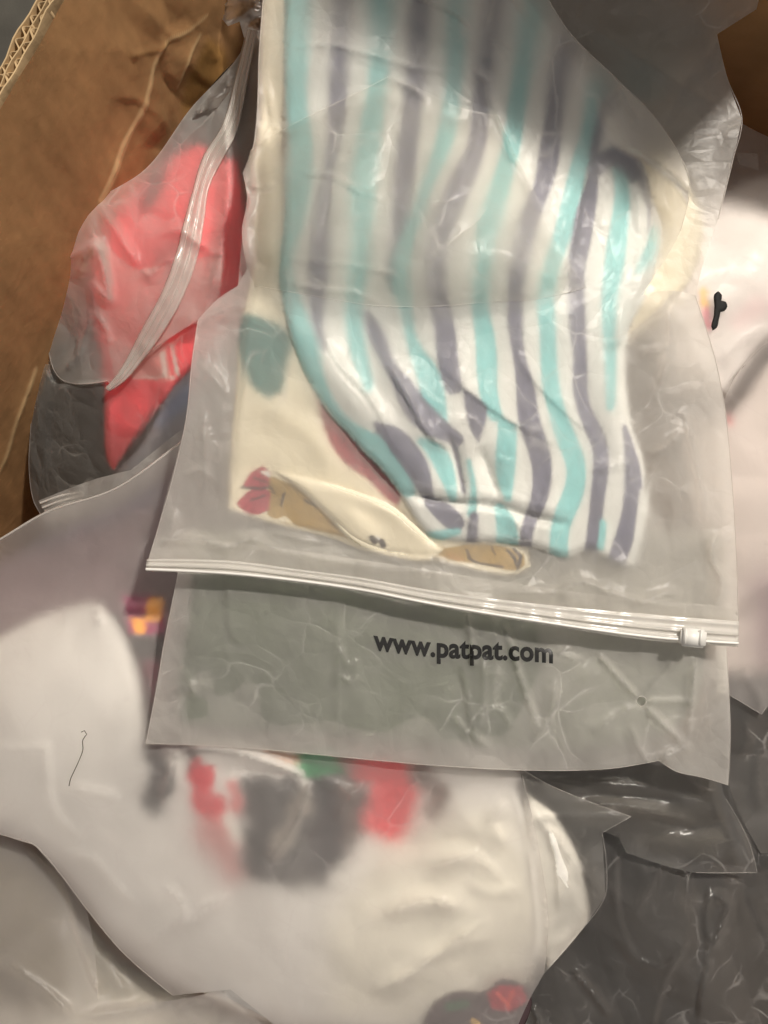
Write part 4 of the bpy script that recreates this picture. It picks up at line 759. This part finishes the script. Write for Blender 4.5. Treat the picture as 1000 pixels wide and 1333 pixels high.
# ------------------------------------------------------------------ bag B: grey bag, bottom left corner
LOC_B = at(100, 1250, -75)
def b_front(P):
    return tps(P, [(-60, 1085, -58), (45, 1102, -62), (100, 1190, -66), (200, 1290, -66), (380, 1340, -58), (0, 1330, -52), (100, 1330, -50), (30, 1200, -54), (300, 1300, -54)]) + facets(P, 80, 211, 60, 1.8) * 6 + ridges(P, [('s', [(30, 1100), (80, 1150), (100, 1220), (128, 1300)], -4, 3, 60, .1), ('r', [(100, 1325), (180, 1312), (300, 1290), (330, 1300)], 4, 5, .15), ('r', [(230, 1318), (250, 1305), (275, 1310)], 3, 6, .2), ('r', [(0, 1250), (60, 1290), (100, 1330)], 3, 10, .2), ('r', [(300, 1290), (350, 1310), (380, 1330)], 3, 6, .2)])
bagB = thing('clothes_bag', 'grey translucent bag in the bottom left corner of the box', 'bag', LOC_B, BAGS)
sheet('front_film', [(-60, 1040), (0, 1050), (60, 1085), (100, 1150), (120, 1220), (128, 1303), (220, 1303), (306, 1284), (345, 1300), (400, 1365), (-60, 1365)], b_front, M['film_milky'], bagB, 4.5)
sheet('back_film', [(60, 1085), (300, 1200), (400, 1365), (100, 1365)], lambda P: b_front(P) - 14 + ridges(P, [('r', [(85, 1150), (110, 1215), (170, 1300)], 3, 6, .1)]), M['film'], bagB, 6)
seam(bagB, [(60, 1085), (100, 1150), (120, 1220), (128, 1303)], b_front, 1.5)
gb = thing('grey_garment', 'dull grey garment in the bottom left bag', 'garment', LOC_B, CLOTHES)
sheet('cloth', [(-60, 1080), (60, 1110), (150, 1240), (300, 1320), (380, 1365), (-60, 1365)], lambda P: b_front(P) - 18, M['print_cloth'], gb, 8, lambda P: paint(P, (0.17, 0.15, 0.12), [('p', [(-60, 1300), (120, 1310), (300, 1300), (400, 1365), (-60, 1365)], (0.5, 0.47, 0.42), 20)]), (), (3, 12), 1.5)

# ------------------------------------------------------------------ pale bags at the right
LOC_P = at(980, 350, -60)
def p1_front(P): return tps(P, [(900, 400, -26), (925, 300, -34), (960, 190, -46), (1060, 150, -60), (1060, 420, -30), (980, 330, -24), (950, 500, -36), (1000, 440, -34), (850, 300, -30)]) + facets(P, 70, 221, 130, 1.5) * 5 + ridges(P, [('r', [(935, 475), (970, 440), (1010, 420)], 2, 8, .2), ('s', [(880, 320), (930, 275), (1000, 240), (1050, 220)], -3, 14, 60, .1)])
bagP = thing('clothes_bag', 'pale pink-white bag at the right edge with a black mark', 'bag', LOC_P, BAGS)
sheet('front_film', [(840, 420), (880, 300), (930, 215), (965, 160), (1000, 178), (1070, 200), (1070, 430), (1000, 445), (955, 490), (940, 530), (860, 500)], p1_front, M['film_milky'], bagP, 5)
wp = thing('white_pink_garment', 'white garment tinged pink inside the bag at the right edge', 'garment', LOC_P, CLOTHES)
sheet('cloth', [(840, 430), (890, 330), (935, 255), (975, 235), (1070, 215), (1070, 430), (1000, 440), (945, 515), (860, 500)], lambda P: p1_front(P) - 5.5 + noise(P, 70, 12) * 2, M['print_cloth'], wp, 6,
      lambda P: paint(P, (0.76, 0.73, 0.71), [('l', [(915, 380, 8), (917, 400, 12)], (0.9, 0.55, 0.15), 1.5), ('l', [(917, 405, 10), (922, 425, 10)], (0.75, 0.15, 0.22), 2), ('l', [(960, 420, 20), (985, 400, 30)], (0.80, 0.66, 0.66), 10)]), (), (5, 18), 1.5)
sheet('black_mark', [(930, 383), (935, 379), (940, 384), (939, 391), (945, 393), (947, 399), (943, 405), (938, 406), (936, 416), (933, 427), (928, 430), (926, 425), (929, 412), (930, 398)], lambda P: p1_front(P) + 1.0, M['ink'], bagP, 2.5, None, (), (0.6, 4), 0.8)
sheet('label_tag', [(958, 198), (986, 200), (988, 222), (962, 214)], lambda P: p1_front(P) + 1.5, M['film_milky'], bagP, 5)
LOC_Q = at(980, 700, -60)
def p2_front(P): return tps(P, [(880, 560, -26), (940, 530, -30), (1000, 446, -30), (1060, 420, -34), (1060, 900, -56), (990, 930, -44), (950, 900, -36), (1000, 700, -26), (960, 620, -22), (880, 800, -30)]) + facets(P, 80, 231, 100, 1.5) * 6 + ridges(P, [('r', [(940, 525), (965, 480), (1010, 444)], 2, 8, .2), ('r', [(960, 800), (1000, 760), (1050, 740)], 3, 10, .2), ('r', [(955, 870), (985, 900), (992, 930)], 2, 6, .2)])
bagQ = thing('clothes_bag', 'greyish pink bag at the right edge below the black mark', 'bag', LOC_Q, BAGS)
sheet('front_film', [(870, 540), (940, 528), (958, 490), (1000, 445), (1070, 420), (1070, 880), (1010, 905), (992, 930), (950, 905), (900, 880)], p2_front, M['film_milky'], bagQ, 5)
seam(bagQ, [(940, 528), (958, 490), (1000, 445), (1070, 420)], p2_front, 1.2); seam(bagQ, [(1070, 880), (1010, 905), (992, 930), (950, 905)], p2_front, 1.4)
for k in range(7): tube('zip_tooth', [(931, 850 + 8.5 * k), (938, 848 + 8.5 * k), (944, 850 + 8.5 * k)], lambda P: np.full(len(P), -11.5), 1.1, M['slider'], bagQ, 6, 3)
gq = thing('pale_pink_garment', 'dusty pink garment inside the lower bag at the right edge', 'garment', LOC_Q, CLOTHES)
sheet('cloth', [(870, 560), (945, 540), (1000, 470), (1070, 440), (1070, 850), (1000, 880), (900, 870)], lambda P: p2_front(P) - 9 + noise(P, 80, 13) * 3, M['print_cloth'], gq, 8, lambda P: paint(P, (0.56, 0.50, 0.47), [('l', [(948, 542, 6), (950, 552, 6)], (0.5, 0.05, 0.07), 2), ('p', [(975, 760), (1060, 700), (1060, 880), (985, 880)], (0.22, 0.15, 0.17), 30)]), (), (5, 18), 1.5)

# ------------------------------------------------------------------ dark bags, lower right
LOC_D = at(850, 1200, -90)
def d_front(P): return tps(P, [(640, 1010, -60), (800, 1000, -52), (1000, 1000, -58), (1060, 1200, -62), (850, 1180, -52), (720, 1280, -62), (900, 1330, -56), (1060, 1365, -66), (650, 1365, -66)]) + facets(P, 85, 241, 68, 2.6) * 13 + facets(P, 36, 247, 72, 3.2) * 4.5 + facets(P, 13, 249, 70, 2) * 0.8 + ridges(P, [
    ('s', [(888, 1236), (870, 1254), (835, 1248), (812, 1210), (804, 1150), (806, 1095)], 3.5, 3.5, 26, .1), ('s', [(925, 1150), (916, 1190), (920, 1240), (912, 1290), (908, 1335)], 4.5, 4.2, 22, .1), ('r', [(928, 1160), (948, 1178), (938, 1205), (926, 1240)], 6, 5, .15), ('s', [(850, 1345), (858, 1310), (876, 1262), (900, 1222)], 4.0, 3.5, 20, .1),
    ('r', [(745, 1262), (770, 1290), (795, 1325)], 6, 3.5, .12), ('r', [(690, 1308), (700, 1325), (704, 1345)], 6, 3.5, .15), ('s', [(968, 1160), (990, 1210), (1010, 1260)], 3.0, 4.2, 25, .15), ('r', [(824, 1200), (838, 1165), (862, 1120), (868, 1100)], 3, 9, .2)])
bagD = thing('clothes_bag', 'glossy bag of black clothes in the bottom right corner', 'bag', LOC_D, BAGS)
sheet('front_film', [(600, 980), (1070, 980), (1070, 1370), (600, 1370)], d_front, M['film_dark'], bagD, 3.6)
bk = thing('black_garment', 'black garment filling the bag in the bottom right corner', 'garment', LOC_D, CLOTHES)
sheet('cloth', [(560, 940), (1080, 940), (1080, 1380), (560, 1380)], lambda P: d_front(P) * 0.6 - 38 + noise(P, 80, 14) * 5, M['dark_cloth'], bk, 9, None, (), None, 1.5)
LOC_E = at(850, 1060, -60)
def e_front(P): return tps(P, [(680, 1000, -34), (900, 1000, -30), (960, 1060, -38), (1000, 1135, -44), (900, 1138, -40), (760, 1060, -40), (820, 1090, -36), (1060, 1140, -46)]) + facets(P, 34, 251, 8, 4.0) * 7 + facets(P, 20, 255, 10, 2) * 1.2 + ridges(P, [('r', [(700, 1018), (780, 1020), (880, 1030)], 3, 5, .2), ('r', [(740, 1035), (820, 1036), (890, 1044)], -3, 5, .2), ('r', [(760, 1045), (830, 1052), (905, 1070)], 3.5, 5, .15), ('r', [(840, 1065), (880, 1075), (905, 1080)], -2.5, 5, .2), ('r', [(700, 1005), (800, 1010), (870, 1005)], -2, 5, .2), ('r', [(885, 1000), (900, 1012), (930, 1030)], 3, 6, .2), ('r', [(940, 1030), (965, 1090), (984, 1136)], 3, 7, .15)])
bagE = thing('clothes_bag', 'pleated dark grey bag just below the bag with the web address', 'bag', LOC_E, BAGS)
E_OUT = [(670, 985), (880, 985), (935, 1000), (945, 1040), (975, 1095), (986, 1136), (906, 1136), (870, 1128), (815, 1110), (806, 1090), (740, 1060)]
sheet('front_film', E_OUT, e_front, M['film_dark'], bagE, 3.2); seam(bagE, [(945, 1040), (975, 1095), (986, 1136), (906, 1136)], e_front, 1.2)
ge = thing('charcoal_sweater', 'charcoal cloth inside the pleated dark grey bag', 'garment', LOC_E, CLOTHES)
sheet('cloth', [(690, 990), (925, 990), (938, 1045), (960, 1120), (840, 1110), (750, 1055)], lambda P: e_front(P) - 9 + noise(P, 50, 17) * 2, M['print_cloth'], ge, 6, lambda P: np.tile((0.06, 0.055, 0.048), (len(P), 1)), (), (3, 12), 1.5)
LOC_G = at(990, 1020, -70)
def f_front(P): return tps(P, [(945, 930, -46), (1000, 935, -52), (1060, 980, -56), (950, 1020, -54), (1010, 1100, -58), (1060, 1130, -60)]) + facets(P, 40, 261) * 6 + ridges(P, [('r', [(965, 935), (975, 960), (960, 985)], 3, 5, .2), ('r', [(1000, 950), (985, 1000), (990, 1060)], 3, 7, .2)])
bagF = thing('clothes_bag', 'small dark bag wedged at the right edge below the pink bag', 'bag', LOC_G, BAGS)
sheet('front_film', [(925, 870), (1070, 850), (1070, 1120), (990, 1110), (955, 1040)], f_front, M['film_dark'], bagF, 5)
gf = thing('black_sock', 'black cloth in the small dark bag at the right edge', 'garment', LOC_G, CLOTHES)
sheet('cloth', [(915, 860), (1075, 840), (1075, 1130), (985, 1115), (945, 1040)], lambda P: f_front(P) - 8, M['dark_cloth'], gf, 8, None, (), None, 1.5)
# dark clothes under the top right of bag S
LOC_H = at(850, 120, -70)
gh = thing('dark_teal_garment', 'dark teal and black garment showing dimly at the top right', 'garment', LOC_H, CLOTHES)
sheet('cloth', [(560, -60), (935, -60), (925, 150), (900, 260), (860, 330), (640, 240)], lambda P: tps(P, [(600, 0, -28), (950, 0, -40), (950, 160, -34), (860, 300, -24), (700, 150, -22)]) + noise(P, 80, 5) * 4, M['print_cloth'], gh, 7, lambda P: paint(P, (0.13, 0.12, 0.10), [('l', [(820, 90, 40), (835, 115, 44)], (0.03, 0.12, 0.13), 12), ('l', [(770, 60, 60), (860, 70, 40)], (0.10, 0.11, 0.09), 14)]), (), (4, 16), 1.5)

for o in list(bpy.data.objects):
    if '_loc' in o: del o['_loc']
